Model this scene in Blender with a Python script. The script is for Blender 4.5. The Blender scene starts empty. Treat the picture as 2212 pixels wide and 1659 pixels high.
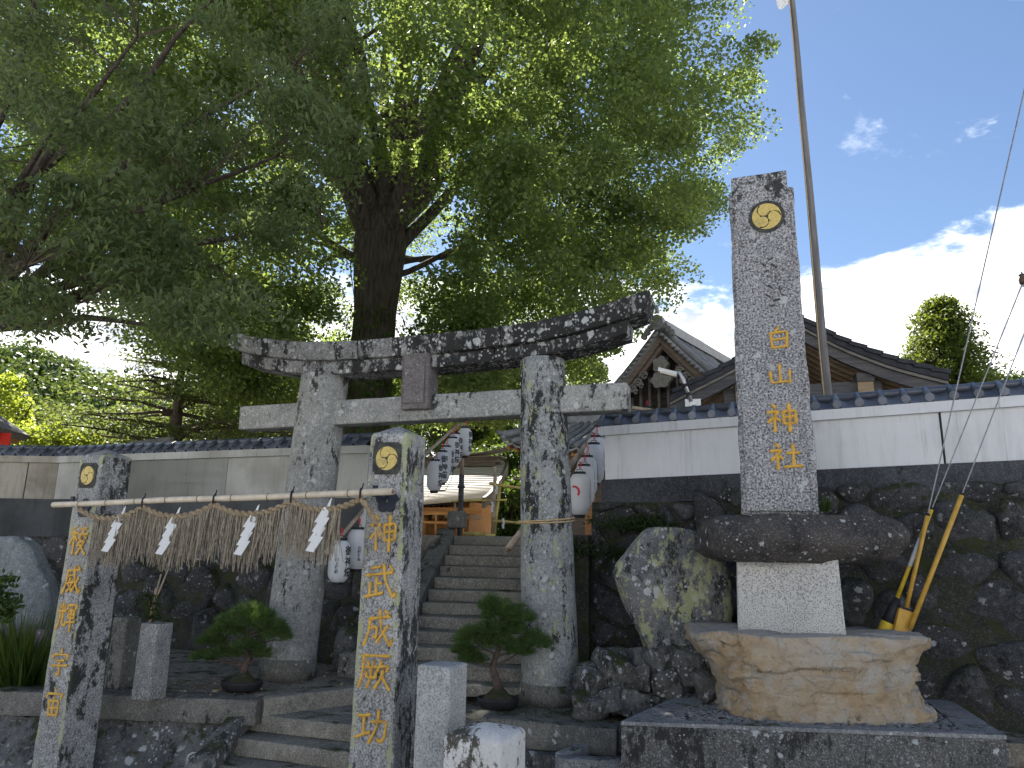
import bpy, bmesh, math, random
import numpy as np
from mathutils import Vector, Matrix, noise

random.seed(7)
RNG = np.random.default_rng(11)
rad = math.radians
SC = bpy.context.scene
COL = SC.collection

# ------------------------------------------------------------------ camera
EYE = 2.3
PITCH, ROLL = rad(12.44), rad(1.13)
FPX, CX, CY = 1534.0, 1106.0, 829.5          # focal length and centre in the 2212 px wide survey of the photograph
FWD = Vector((0, math.cos(PITCH), math.sin(PITCH)))
_u0 = Vector((0, -math.sin(PITCH), math.cos(PITCH)))
RGT = math.cos(ROLL) * Vector((1, 0, 0)) + math.sin(ROLL) * _u0
UPV = math.cos(ROLL) * _u0 - math.sin(ROLL) * Vector((1, 0, 0))
CAM = Vector((0, 0, EYE))
cd = bpy.data.cameras.new('camera')
cd.sensor_width = 36.0
cd.lens = 36.0 * FPX / 2212.0
cd.clip_end = 3000
cam = bpy.data.objects.new('camera', cd)
COL.objects.link(cam)
m = Matrix((RGT, UPV, -FWD)).transposed().to_4x4()
m.translation = CAM
cam.matrix_world = m
SC.camera = cam

# ------------------------------------------------------------------ light
SUN_EL, SUN_AZ = rad(50), rad(-22)             # azimuth from +Y, positive towards +X
SUN_DIR = Vector((math.sin(SUN_AZ) * math.cos(SUN_EL), math.cos(SUN_AZ) * math.cos(SUN_EL), math.sin(SUN_EL)))
sl = bpy.data.lights.new('sun', 'SUN')
sl.energy = 4.2
sl.angle = rad(0.53)
sl.color = (1.0, 0.95, 0.86)
so = bpy.data.objects.new('sun', sl)
COL.objects.link(so)
so.rotation_euler = SUN_DIR.to_track_quat('Z', 'Y').to_euler()
so.location = (-10, 20, 40)

SC.render.engine = 'CYCLES'
SC.cycles.max_bounces = 6
SC.cycles.diffuse_bounces = 3
SC.cycles.glossy_bounces = 2
SC.cycles.transmission_bounces = 3

SC.view_settings.view_transform = 'Standard'
SC.view_settings.look = 'None'
SC.view_settings.exposure = 2.12
SC.view_settings.gamma = 1.0
SC.view_settings.use_curve_mapping = False

W = bpy.data.worlds.new('World')
SC.world = W
W.use_nodes = True


class NT:
    """small node-graph helper"""
    def __init__(self, tree):
        self.t = tree
        self.t.nodes.clear()

    def n(self, kind, **kw):
        nd = self.t.nodes.new(kind)
        for k, v in kw.items():
            if k.startswith('i_'):
                key = k[2:]
                key = int(key) if key.isdigit() else key.replace('_', ' ')
                s = nd.inputs[key]
                if hasattr(v, 'is_output') or isinstance(v, bpy.types.NodeSocket):
                    self.t.links.new(v, s)
                else:
                    s.default_value = v
            else:
                setattr(nd, k, v)
        return nd

    def link(self, a, b):
        self.t.links.new(a, b)

    def math(self, op, a, b=None, clamp=False):
        nd = self.t.nodes.new('ShaderNodeMath')
        nd.operation = op
        nd.use_clamp = clamp
        for i, v in enumerate((a, b)):
            if v is None:
                continue
            if isinstance(v, (int, float)):
                nd.inputs[i].default_value = v
            else:
                self.t.links.new(v, nd.inputs[i])
        return nd.outputs[0]

    def step(self, v, lo, hi):
        nd = self.t.nodes.new('ShaderNodeMapRange')
        nd.interpolation_type = 'SMOOTHSTEP'
        self.t.links.new(v, nd.inputs[0])
        nd.inputs[1].default_value = lo
        nd.inputs[2].default_value = hi
        return nd.outputs[0]

    def mix(self, fac, a, b, blend='MIX'):
        nd = self.t.nodes.new('ShaderNodeMix')
        nd.data_type = 'RGBA'
        nd.blend_type = blend
        for s, v in ((nd.inputs[0], fac), (nd.inputs[6], a), (nd.inputs[7], b)):
            if isinstance(v, (int, float)):
                s.default_value = v
            elif isinstance(v, (tuple, list)):
                s.default_value = (v[0], v[1], v[2], 1)
            else:
                self.t.links.new(v, s)
        return nd.outputs[2]

    def noise(self, vec, scale, detail=4, rough=0.55, dist=0.0):
        nd = self.t.nodes.new('ShaderNodeTexNoise')
        nd.inputs['Scale'].default_value = scale
        nd.inputs['Detail'].default_value = detail
        nd.inputs['Roughness'].default_value = rough
        nd.inputs['Distortion'].default_value = dist
        if vec is not None:
            self.t.links.new(vec, nd.inputs['Vector'])
        return nd.outputs[0]

    def mapv(self, vec, scale=(1, 1, 1), loc=(0, 0, 0)):
        nd = self.t.nodes.new('ShaderNodeMapping')
        nd.inputs['Scale'].default_value = scale
        nd.inputs['Location'].default_value = loc
        self.t.links.new(vec, nd.inputs['Vector'])
        return nd.outputs[0]


w = NT(W.node_tree)
sky = w.n('ShaderNodeTexSky', sky_type='NISHITA', sun_disc=False, sun_elevation=SUN_EL, sun_rotation=SUN_AZ,
          altitude=50, air_density=1.0, dust_density=0.3, ozone_density=3.0)
tc = w.n('ShaderNodeTexCoord')
sep = w.n('ShaderNodeSeparateXYZ')
w.link(tc.outputs['Generated'], sep.inputs[0])
zc = w.math('MAXIMUM', sep.outputs[2], 0.0)
den = w.math('ADD', zc, 0.22)
cmb = w.n('ShaderNodeCombineXYZ')
w.link(w.math('DIVIDE', sep.outputs[0], den), cmb.inputs[0])
w.link(w.math('DIVIDE', sep.outputs[1], den), cmb.inputs[1])
cv = w.mapv(cmb.outputs[0], (1, 1, 1), (3.1, 1.7, 0))
def cloud_density(vec):
    big_ = w.noise(vec, 1.15, 6, 0.55, 0.15)
    fine_ = w.noise(vec, 4.2, 10, 0.62, 0.25)
    return w.math('ADD', w.math('MULTIPLY', big_, 0.64), w.math('MULTIPLY', fine_, 0.36))


bias = w.math('SUBTRACT', 0.235, w.math('MULTIPLY', w.step(zc, 0.20, 0.50), 0.38))
d0 = cloud_density(cv)
d1 = cloud_density(w.mapv(cv, (1, 1, 1), (SUN_DIR.x * 0.12, SUN_DIR.y * 0.12, 0)))
dens = w.math('ADD', d0, bias)
mask = w.step(dens, 0.525, 0.60)
wisp = w.math('MULTIPLY', w.step(w.noise(w.mapv(cv, (1.6, 1.9, 1), (9, 4, 0)), 2.2, 9, 0.62, 0.2), 0.60, 0.76), 0.6)
mask = w.math('MAXIMUM', mask, wisp)
shade = w.step(w.math('SUBTRACT', d0, d1), -0.07, 0.06)
ccol = w.mix(shade, (5.4, 5.7, 6.2), (18.0, 18.0, 17.6))
skc = w.mix(mask, sky.outputs[0], ccol)
bg = w.n('ShaderNodeBackground', i_Strength=0.039)
w.link(skc, bg.inputs[0])
wo = w.n('ShaderNodeOutputWorld')
w.link(bg.outputs[0], wo.inputs[0])


# ------------------------------------------------------------------ survey helpers
def ray(x, y):
    return FWD + (x - CX) / FPX * RGT - (y - CY) / FPX * UPV


def at(x, y, Y):
    d = ray(x, y)
    return CAM + d * (Y / d.y)


def atz(x, y, z):
    d = ray(x, y)
    return CAM + d * ((z - EYE) / d.z)


def frame(psi):
    """axis along a facade turned by psi (right end nearer), and the axis pointing away from the street"""
    return Vector((math.cos(psi), -math.sin(psi), 0)), Vector((math.sin(psi), math.cos(psi), 0))


def onp(x, y, P0, psi):
    t, n = frame(psi)
    d = ray(x, y)
    return CAM + d * ((Vector(P0) - CAM).dot(n) / d.dot(n))


def loc2(x, y, P0, psi):
    """(along, height) of a surveyed point on a facade plane"""
    t, n = frame(psi)
    P = onp(x, y, P0, psi)
    return (P - Vector(P0)).dot(t), P.z


# ------------------------------------------------------------------ mesh helpers
def link(o, parent=None):
    COL.objects.link(o)
    if parent is not None:
        o.parent = parent
    return o


def tag(o, label=None, cat=None, group=None, kind=None):
    if label:
        o['label'] = label
    if cat:
        o['category'] = cat
    if group:
        o['group'] = group
    if kind:
        o['kind'] = kind
    return o


def empty(name, loc=(0, 0, 0), rz=0.0, label=None, cat=None, group=None):
    o = bpy.data.objects.new(name, None)
    o.empty_display_size = 0.1
    o.location = loc
    o.rotation_euler = (0, 0, rz)
    link(o)
    return tag(o, label, cat, group)


class MB:
    def __init__(self):
        self.v = []
        self.f = []

    def add(self, vs, fs):
        b = len(self.v)
        self.v.extend([tuple(p) for p in vs])
        self.f.extend([tuple(i + b for i in q) for q in fs])

    def box(self, x0, x1, y0, y1, z0, z1, M=None):
        vs = [Vector((x, y, z)) for z in (z0, z1) for y in (y0, y1) for x in (x0, x1)]
        if M is not None:
            vs = [M @ p for p in vs]
        self.add(vs, [(0, 2, 3, 1), (4, 5, 7, 6), (0, 1, 5, 4), (1, 3, 7, 5), (3, 2, 6, 7), (2, 0, 4, 6)])
        return self

    def beam(self, A, B, wd, ht, up=Vector((0, 0, 1))):
        A, B = Vector(A), Vector(B)
        d = (B - A).normalized()
        s = d.cross(up)
        if s.length < 1e-4:
            s = d.cross(Vector((1, 0, 0)))
        s.normalize()
        u = s.cross(d)
        vs = []
        for P in (A, B):
            for a, b in ((-1, -1), (1, -1), (1, 1), (-1, 1)):
                vs.append(P + s * (a * wd / 2) + u * (b * ht / 2))
        self.add(vs, [(3, 2, 1, 0), (4, 5, 6, 7), (0, 1, 5, 4), (1, 2, 6, 5), (2, 3, 7, 6), (3, 0, 4, 7)])
        return self

    def tube(self, path, rads, n=8, cap=True, twist=0.0):
        path = [Vector(p) for p in path]
        if not isinstance(rads, (list, tuple)):
            rads = [rads] * len(path)
        vs, fs = [], []
        ref = Vector((0.31, 0.2, 0.93))
        for i, p in enumerate(path):
            a = path[max(0, i - 1)]
            b = path[min(len(path) - 1, i + 1)]
            d = (b - a)
            d = d.normalized() if d.length > 1e-9 else Vector((0, 0, 1))
            s = d.cross(ref)
            if s.length < 1e-3:
                s = d.cross(Vector((1, 0, 0)))
            s.normalize()
            u = d.cross(s)
            for k in range(n):
                an = 2 * math.pi * k / n + twist * i
                vs.append(p + (s * math.cos(an) + u * math.sin(an)) * rads[i])
        for i in range(len(path) - 1):
            for k in range(n):
                k2 = (k + 1) % n
                fs.append((i * n + k, i * n + k2, (i + 1) * n + k2, (i + 1) * n + k))
        if cap:
            fs.append(tuple(range(n))[::-1])
            fs.append(tuple((len(path) - 1) * n + k for k in range(n)))
        self.add(vs, fs)
        return self

    def lathe(self, prof, n=16, c=(0, 0, 0)):
        vs, fs = [], []
        for r, z in prof:
            for k in range(n):
                a = 2 * math.pi * k / n
                vs.append((c[0] + r * math.cos(a), c[1] + r * math.sin(a), c[2] + z))
        for i in range(len(prof) - 1):
            for k in range(n):
                k2 = (k + 1) % n
                fs.append((i * n + k, i * n + k2, (i + 1) * n + k2, (i + 1) * n + k))
        fs.append(tuple(range(n))[::-1])
        fs.append(tuple((len(prof) - 1) * n + k for k in range(n)))
        self.add(vs, fs)
        return self

    def slab(self, pts, ext):
        """a polygon pushed along a vector"""
        n = len(pts)
        ext = Vector(ext)
        vs = [Vector(p) for p in pts] + [Vector(p) + ext for p in pts]
        fs = [tuple(range(n))[::-1], tuple(range(n, 2 * n))]
        for i in range(n):
            j = (i + 1) % n
            fs.append((i, j, n + j, n + i))
        self.add(vs, fs)
        return self

    def strip(self, top, bot, ext):
        """curved board: two polylines joined and pushed along a vector"""
        n = len(top)
        ext = Vector(ext)
        T = [Vector(p) for p in top]
        B = [Vector(p) for p in bot]
        vs = T + B + [p + ext for p in T] + [p + ext for p in B]
        fs = []
        for i in range(n - 1):
            fs += [(i, i + 1, n + i + 1, n + i), (2 * n + i + 1, 2 * n + i, 3 * n + i, 3 * n + i + 1),
                   (i + 1, i, 2 * n + i, 2 * n + i + 1), (n + i, n + i + 1, 3 * n + i + 1, 3 * n + i)]
        fs += [(0, n, 3 * n, 2 * n), (n - 1, 3 * n - 1, 4 * n - 1, 2 * n - 1)]
        self.add(vs, fs)
        return self

    def grid(self, fn, nu, nv):
        vs = [fn(i / nu, j / nv) for j in range(nv + 1) for i in range(nu + 1)]
        fs = [(j * (nu + 1) + i, j * (nu + 1) + i + 1, (j + 1) * (nu + 1) + i + 1, (j + 1) * (nu + 1) + i)
              for j in range(nv) for i in range(nu)]
        self.add(vs, fs)
        return self

    def block(self, sx, sy, sz, n=(5, 5, 8), r=0.02, amp=0.0, freq=4.0, seed=0, taper=(1, 1), top=0.0, fn=None, M=None):
        """box standing on z=0 with rounded edges, rough faces, optional taper and a pyramid top"""
        def axis(k, h):
            e = min(r / h, 0.45)
            a = [-1, -1 + e * 0.35, -1 + e]
            b = [1 - e, 1 - e * 0.35, 1]
            mid = [-1 + e + (2 - 2 * e) * i / k for i in range(1, k)]
            return a + mid + b
        ax = [axis(n[0], sx / 2), axis(n[1], sy / 2), axis(n[2], sz / 2)]
        L = [len(a) - 1 for a in ax]
        idx = {}
        vs, fs = [], []
        hv = Vector((sx / 2, sy / 2, sz / 2))

        def vert(i, j, k):
            key = (i, j, k)
            if key in idx:
                return idx[key]
            p = Vector((ax[0][i] * hv.x, ax[1][j] * hv.y, ax[2][k] * hv.z))
            q = Vector([max(-h + r, min(h - r, c)) for c, h in zip(p, hv)])
            d = p - q
            if d.length > 1e-9:
                p = q + d.normalized() * min(r, d.length) if d.length > r else q + d
            t = (p.z + hv.z) / sz
            sc0 = 1 + (taper[0] - 1) * t
            sc1 = 1 + (taper[1] - 1) * t
            if top:
                zz = p.z + hv.z
                if k >= L[2] - 1 or zz > sz - 1e-4:
                    cxy = 1 - max(abs(ax[0][i]), abs(ax[1][j]))
                    zz += top * cxy
                p = Vector((p.x * sc0, p.y * sc1, zz))
            else:
                p = Vector((p.x * sc0, p.y * sc1, p.z + hv.z))
            if amp:
                nv = noise.noise_vector(p * freq + Vector((seed * 7.3, seed * 3.1, seed)))
                nv2 = noise.noise_vector(p * freq * 3.1 + Vector((seed, 5, 9)))
                p = p + nv * amp + nv2 * (amp * 0.4)
            if fn:
                p = fn(p)
            if M is not None:
                p = M @ p
            idx[key] = len(vs)
            vs.append(p)
            return idx[key]
        a, b, c = L
        for i in range(a):
            for j in range(b):
                fs.append((vert(i, j, 0), vert(i, j + 1, 0), vert(i + 1, j + 1, 0), vert(i + 1, j, 0)))
                fs.append((vert(i, j, c), vert(i + 1, j, c), vert(i + 1, j + 1, c), vert(i, j + 1, c)))
        for i in range(a):
            for k in range(c):
                fs.append((vert(i, 0, k), vert(i + 1, 0, k), vert(i + 1, 0, k + 1), vert(i, 0, k + 1)))
                fs.append((vert(i, b, k), vert(i, b, k + 1), vert(i + 1, b, k + 1), vert(i + 1, b, k)))
        for j in range(b):
            for k in range(c):
                fs.append((vert(0, j, k), vert(0, j, k + 1), vert(0, j + 1, k + 1), vert(0, j + 1, k)))
                fs.append((vert(a, j, k), vert(a, j + 1, k), vert(a, j + 1, k + 1), vert(a, j, k + 1)))
        self.add(vs, fs)
        return self

    def mesh(self, name, mat, smooth=False):
        me = bpy.data.meshes.new(name)
        me.from_pydata([tuple(p) for p in self.v], [], self.f)
        if mat:
            me.materials.append(mat)
        if smooth:
            me.polygons.foreach_set('use_smooth', [True] * len(me.polygons))
        me.update()
        return me

    def build(self, name, mat, parent=None, smooth=False, loc=None, rot=None):
        o = bpy.data.objects.new(name, self.mesh(name, mat, smooth))
        link(o, parent)
        if loc is not None:
            o.location = loc
        if rot is not None:
            o.rotation_euler = rot
        return o


def inst(me, name, parent=None, loc=(0, 0, 0), rot=(0, 0, 0), scale=(1, 1, 1)):
    o = bpy.data.objects.new(name, me)
    o.location = loc
    o.rotation_euler = rot
    o.scale = scale
    return link(o, parent)


def copy_tree(o, parent=None):
    c = o.copy()
    COL.objects.link(c)
    c.parent = parent
    for ch in list(o.children):
        copy_tree(ch, c)
    return c


def leaf_object(name, P, N, A, size, aspect, mat, parent=None, kind=None, shape='kite'):
    """P positions, N normals, A long axes (Nx3 arrays), sizes per leaf -> one mesh of small leaf faces"""
    n = len(P)
    A = A / (np.linalg.norm(A, axis=1, keepdims=True) + 1e-9)
    B = np.cross(N, A)
    B = B / (np.linalg.norm(B, axis=1, keepdims=True) + 1e-9)
    Nn = np.cross(A, B)
    s = np.asarray(size).reshape(-1, 1) * np.ones((n, 1))
    if shape == 'kite':
        prof = [(-0.5, 0.0, 0.0), (0.12, 0.5, 0.06), (0.5, 0.0, 0.0), (0.12, -0.5, 0.06)]
        faces = [(0, 1, 2, 3)]
    elif shape == 'fan':
        prof = [(-0.5, 0.0, 0.0), (0.25, 0.5, 0.08), (0.46, 0.0, 0.0), (0.25, -0.5, 0.08)]
        faces = [(0, 1, 2, 3)]
    elif shape == 'needle':
        prof = [(0.0, 0.5, 0.0), (1.0, 0.0, 0.0), (0.0, -0.5, 0.0)]
        faces = [(0, 1, 2)]
    else:   # lens
        prof = [(-0.5, 0.0, 0.0), (-0.18, 0.44, 0.07), (0.2, 0.36, 0.05), (0.5, 0.0, -0.06), (0.2, -0.36, 0.05), (-0.18, -0.44, 0.07)]
        faces = [(0, 1, 2, 3), (0, 3, 4, 5)]
    k = len(prof)
    V = np.zeros((n, k, 3), dtype=np.float32)
    for j, (a, b, c) in enumerate(prof):
        V[:, j, :] = P + s * (A * a + B * (b * aspect) + Nn * c)
    me = bpy.data.meshes.new(name)
    me.vertices.add(n * k)
    me.vertices.foreach_set('co', V.reshape(-1))
    tot = sum(len(q) for q in faces)
    base = (np.arange(n) * k).reshape(-1, 1)
    li = np.concatenate([base + np.array(q).reshape(1, -1) for q in faces], axis=1).reshape(-1)
    lt = np.tile(np.array([len(q) for q in faces]), n)
    ls = np.concatenate([[0], np.cumsum(lt)[:-1]])
    me.loops.add(n * tot)
    me.loops.foreach_set('vertex_index', li.astype(np.int32))
    me.polygons.add(n * len(faces))
    me.polygons.foreach_set('loop_start', ls.astype(np.int32))
    me.polygons.foreach_set('loop_total', lt.astype(np.int32))
    me.materials.append(mat)
    me.update(calc_edges=True)
    o = bpy.data.objects.new(name, me)
    link(o, parent)
    if kind:
        o['kind'] = kind
    return o


def rand_unit(n):
    v = RNG.normal(size=(n, 3))
    return v / np.linalg.norm(v, axis=1, keepdims=True)


# ------------------------------------------------------------------ materials
def newmat(name):
    mt = bpy.data.materials.new(name)
    mt.use_nodes = True
    return mt, NT(mt.node_tree)


def finish(t, col, rough=0.85, bump=None, bstr=0.4, bdist=0.02, metal=0.0, spec=0.3):
    p = t.n('ShaderNodeBsdfPrincipled')
    for key, v in (('Base Color', col), ('Roughness', rough), ('Metallic', metal), ('Specular IOR Level', spec)):
        s = p.inputs[key]
        if isinstance(v, (int, float)):
            s.default_value = v
        elif isinstance(v, tuple):
            s.default_value = (v[0], v[1], v[2], 1)
        else:
            t.link(v, s)
    if bump is not None:
        b = t.n('ShaderNodeBump', i_Strength=bstr, i_Distance=bdist)
        t.link(bump, b.inputs['Height'])
        t.link(b.outputs[0], p.inputs['Normal'])
    o = t.n('ShaderNodeOutputMaterial')
    t.link(p.outputs[0], o.inputs[0])


def coords(t):
    tcn = t.n('ShaderNodeTexCoord')
    oi = t.n('ShaderNodeObjectInfo')
    off = t.math('MULTIPLY', oi.outputs['Random'], 31.0)
    ad = t.n('ShaderNodeVectorMath', operation='ADD')
    t.link(tcn.outputs['Object'], ad.inputs[0])
    t.link(off, ad.inputs[1])
    return ad.outputs[0], oi.outputs['Random']


def stone(name, a, b, black=0.35, white=0.3, yellow=0.15, moss=0.0, speck=0.3, s=1.0, bstr=0.6, bdist=0.02, spk=70, blackcol=(0.026, 0.026, 0.025), vary=0.0, mott=0.5, crust_or_shade=None, edge=None):
    """weathered stone: base tone, fine mottling, mineral speckle, dark crusts or painted shade, pale and yellow lichen, moss on ledges"""
    mt, t = newmat(name)
    v, rnd = coords(t)
    oc = t.n('ShaderNodeSeparateXYZ')
    t.link(t.n('ShaderNodeTexCoord').outputs['Object'], oc.inputs[0])
    n1 = t.noise(v, 2.2 * s, 6, 0.6)
    n2 = t.noise(v, 9 * s, 8, 0.65)
    n3 = t.noise(t.mapv(v, (1, 1, 0.8), (2, 7, 5)), 17 * s, 9, 0.78)
    col = t.mix(t.step(n1, 0.3, 0.7), a, b)
    if vary:
        col = t.mix(t.math('MULTIPLY', rnd, vary), col, (b[0] * 0.35, b[1] * 0.33, b[2] * 0.32))
    if mott:
        col = t.mix(t.math('MULTIPLY', t.step(n3, 0.52, 0.66), mott), col, tuple(c * 0.28 for c in a))
        col = t.mix(t.math('MULTIPLY', t.step(n3, 0.47, 0.35), mott), col, tuple(min(0.6, c * 1.75) for c in b))
    sp = t.noise(v, spk, 2, 0.5)
    if speck:
        col = t.mix(t.math('MULTIPLY', t.step(sp, 0.50, 0.62), speck), col, (0.03, 0.03, 0.034))
        col = t.mix(t.math('MULTIPLY', t.step(sp, 0.46, 0.36), speck * 0.8), col, (0.56, 0.56, 0.57))
    if black:
        bn = t.noise(t.mapv(v, (1, 1, 0.45)), 3.6 * s, 12, 0.76, 0.2)
        bn = t.math('ADD', bn, t.math('MULTIPLY', t.math('SUBTRACT', n3, 0.5), 0.38))
        if crust_or_shade:                            # dark crusts from one end; on the pillars, painted shade of a side face: (axis, from, to, amount)
            bn = t.math('ADD', bn, t.math('MULTIPLY', t.step(oc.outputs[crust_or_shade[0]], crust_or_shade[1], crust_or_shade[2]), crust_or_shade[3]))
        th = 0.70 - 0.36 * black
        col = t.mix(t.math('MULTIPLY', t.step(bn, th, th + 0.06), 0.95), col, t.mix(n3, tuple(c * 0.4 for c in blackcol), tuple(c * 1.6 for c in blackcol)))
    if white:
        for sc_, off, am in ((8 * s, (3, 1, 7), 1.0), (21 * s, (6, 2, 4), 0.8)):
            vo = t.n('ShaderNodeTexVoronoi', feature='F1')
            t.link(t.mapv(v, (1, 1, 1), off), vo.inputs['Vector'])
            vo.inputs['Scale'].default_value = sc_
            sepc = t.n('ShaderNodeSeparateColor')
            t.link(vo.outputs['Color'], sepc.inputs[0])
            dd = t.math('ADD', vo.outputs['Distance'], t.math('MULTIPLY', t.math('SUBTRACT', n3, 0.5), 1.3))
            radius = t.math('MULTIPLY', sepc.outputs[0], 0.62 * white + 0.14)
            k = t.math('MULTIPLY', t.math('LESS_THAN', dd, radius), t.math('LESS_THAN', sepc.outputs[1], min(0.95, white * 1.5 * am)))
            patch = t.step(t.noise(t.mapv(v, (1, 1, 1), off), 1.7 * s, 5, 0.6), 0.42, 0.56)
            k = t.math('MULTIPLY', k, patch)
            col = t.mix(t.math('MULTIPLY', k, 0.85), col, t.mix(n2, (0.30, 0.32, 0.33), (0.58, 0.59, 0.58)))
    if yellow:
        yn = t.noise(t.mapv(v, (1, 1, 0.6), (11, 4, 2)), 4.2 * s, 12, 0.74, 0.2)
        yn = t.math('ADD', yn, t.math('MULTIPLY', t.math('SUBTRACT', n3, 0.5), 0.3))
        if edge:                             # lichen favours the arrises: (half width start, end, amount)
            yn = t.math('ADD', yn, t.math('MULTIPLY', t.math('MULTIPLY', t.step(t.math('ABSOLUTE', oc.outputs[0]), edge[0], edge[1]), t.step(t.math('ABSOLUTE', oc.outputs[0]), edge[1] + 0.032, edge[1] + 0.017)), edge[2]))
        th = 0.72 - 0.3 * yellow
        col = t.mix(t.math('MULTIPLY', t.step(yn, th, th + 0.04), 0.8), col, t.mix(n2, (0.27, 0.29, 0.14), (0.42, 0.43, 0.25)))
    if moss:
        g = t.n('ShaderNodeNewGeometry')
        sx = t.n('ShaderNodeSeparateXYZ')
        t.link(g.outputs['Normal'], sx.inputs[0])
        mn = t.noise(t.mapv(v, (1, 1, 1), (5, 8, 1)), 3.4 * s, 10, 0.7)
        mk = t.math('ADD', mn, t.math('MULTIPLY', sx.outputs[2], 0.12))
        th = 0.74 - 0.34 * moss
        col = t.mix(t.math('MULTIPLY', t.step(mk, th, th + 0.08), 0.9), col, t.mix(n3, (0.014, 0.018, 0.007), (0.055, 0.062, 0.018)))
    h = t.math('ADD', t.math('MULTIPLY', n2, 0.7), t.math('MULTIPLY', sp, 0.18))
    h = t.math('ADD', t.math('ADD', h, n1), t.math('MULTIPLY', n3, 0.45))
    finish(t, col, t.math('ADD', 0.78, t.math('MULTIPLY', n2, 0.2)), h, bstr, bdist, spec=0.25)
    return mt


def plain(name, a, b=None, scale=8, rough=0.7, bstr=0.2, bdist=0.01, stretch=(1, 1, 1), metal=0.0, spec=0.3, vary=0.0, detail=5):
    mt, t = newmat(name)
    v, rnd = coords(t)
    n1 = t.noise(t.mapv(v, stretch), scale, detail, 0.6)
    col = t.mix(t.step(n1, 0.3, 0.7), a, b or a)
    if vary:
        col = t.mix(t.math('MULTIPLY', rnd, vary), col, tuple(c * 0.45 for c in a))
    finish(t, col, rough, n1 if bstr else None, bstr, bdist, metal, spec)
    return mt


def plaster(name, a, stain, amount=0.4, grime=0.3):
    mt, t = newmat(name)
    v, rnd = coords(t)
    st = t.noise(t.mapv(v, (5, 5, 0.55)), 1.3, 8, 0.7)
    big = t.noise(v, 0.9, 6, 0.6)
    fine = t.noise(v, 14, 8, 0.7)
    run = t.noise(t.mapv(v, (16, 16, 0.7), (3, 3, 1)), 1.0, 6, 0.65)
    col = t.mix(t.math('MULTIPLY', t.step(st, 0.46, 0.8), amount), a, stain)
    col = t.mix(t.math('MULTIPLY', t.step(big, 0.42, 0.7), grime), col, stain)
    col = t.mix(t.math('MULTIPLY', t.math('MULTIPLY', t.step(run, 0.56, 0.72), t.step(big, 0.38, 0.55)), amount), col, tuple(c * 0.65 for c in stain))
    col = t.mix(t.math('MULTIPLY', t.step(fine, 0.58, 0.72), grime * 0.4), col, tuple(c * 0.6 for c in stain))
    finish(t, col, 0.88, t.math('ADD', t.math('MULTIPLY', fine, 0.4), big), 0.25, 0.012, spec=0.2)
    return mt


def foliage(name, a, b, trans=0.45, rough=0.5, tcol=None, spec=0.25):
    mt, t = newmat(name)
    g = t.n('ShaderNodeNewGeometry')
    tcn = t.n('ShaderNodeTexCoord')
    big = t.noise(tcn.outputs['Object'], 0.5, 3, 0.6)
    f = t.math('ADD', t.math('MULTIPLY', g.outputs['Random Per Island'], 0.65), t.math('MULTIPLY', t.math('SUBTRACT', big, 0.35), 1.0), True)
    col = t.mix(f, a, b)
    p = t.n('ShaderNodeBsdfPrincipled', i_Roughness=rough)
    p.inputs['Specular IOR Level'].default_value = spec
    t.link(col, p.inputs['Base Color'])
    tr = t.n('ShaderNodeBsdfTranslucent')
    tc2 = tcol or (min(1, b[0] * 2.6), min(1, b[1] * 2.2), b[2] * 0.9)
    t.link(t.mix(f, tuple(c * 0.75 for c in tc2), tc2), tr.inputs[0])
    mx = t.n('ShaderNodeMixShader', i_0=trans)
    t.link(p.outputs[0], mx.inputs[1])
    t.link(tr.outputs[0], mx.inputs[2])
    o = t.n('ShaderNodeOutputMaterial')
    t.link(mx.outputs[0], o.inputs[0])
    return mt


def paper(name, c=(0.78, 0.79, 0.8), trans=0.4):
    mt, t = newmat(name)
    d = t.n('ShaderNodeBsdfDiffuse', i_Color=(*c, 1))
    tr = t.n('ShaderNodeBsdfTranslucent', i_Color=(*c, 1))
    mx = t.n('ShaderNodeMixShader', i_0=trans)
    t.link(d.outputs[0], mx.inputs[1])
    t.link(tr.outputs[0], mx.inputs[2])
    o = t.n('ShaderNodeOutputMaterial')
    t.link(mx.outputs[0], o.inputs[0])
    return mt


def wood(name, a, b, rough=0.75, scale=1.0, axis=0):
    st = [7.0, 7.0, 7.0]
    st[axis] = 0.6
    return plain(name, a, b, 3.0 * scale, rough, 0.35, 0.006, tuple(st), detail=8)


M = {}
M['pillar'] = stone('pillar_granite', (0.21, 0.21, 0.205), (0.33, 0.33, 0.32), black=0.40, white=0.22, yellow=0.26, speck=0.5, s=1.3, spk=80, bdist=0.012, edge=(0.10, 0.143, 0.15), moss=0.2, crust_or_shade=(0, 0.150, 0.168, 0.055))  # right face darkened in the colour to paint in its weaker sky light
M['pillar_side'] = M['pillar']
M['torii'] = stone('torii_stone', (0.21, 0.212, 0.205), (0.32, 0.322, 0.305), black=0.42, white=0.4, yellow=0.28, speck=0.25, s=1.25, spk=60)
M['torii_right'] = stone('torii_right_column_stone', (0.19, 0.20, 0.205), (0.30, 0.31, 0.305), black=0.42, white=0.36, yellow=0.5, speck=0.25, s=1.5, spk=60, crust_or_shade=(2, 1.2, 3.0, 0.085), blackcol=(0.018, 0.018, 0.018))
M['torii_dark'] = stone('torii_lintel_stone', (0.14, 0.14, 0.14), (0.26, 0.26, 0.25), black=0.52, blackcol=(0.016, 0.016, 0.016), crust_or_shade=(0, -1.6, 1.6, 0.12), white=0.55, yellow=0.16, speck=0.3, s=1.2, spk=60)
M['tablet'] = stone('torii_tablet_stone', (0.10, 0.09, 0.09), (0.17, 0.155, 0.155), black=0.2, white=0.14, yellow=0.06, speck=0.15, s=1.5)
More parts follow.
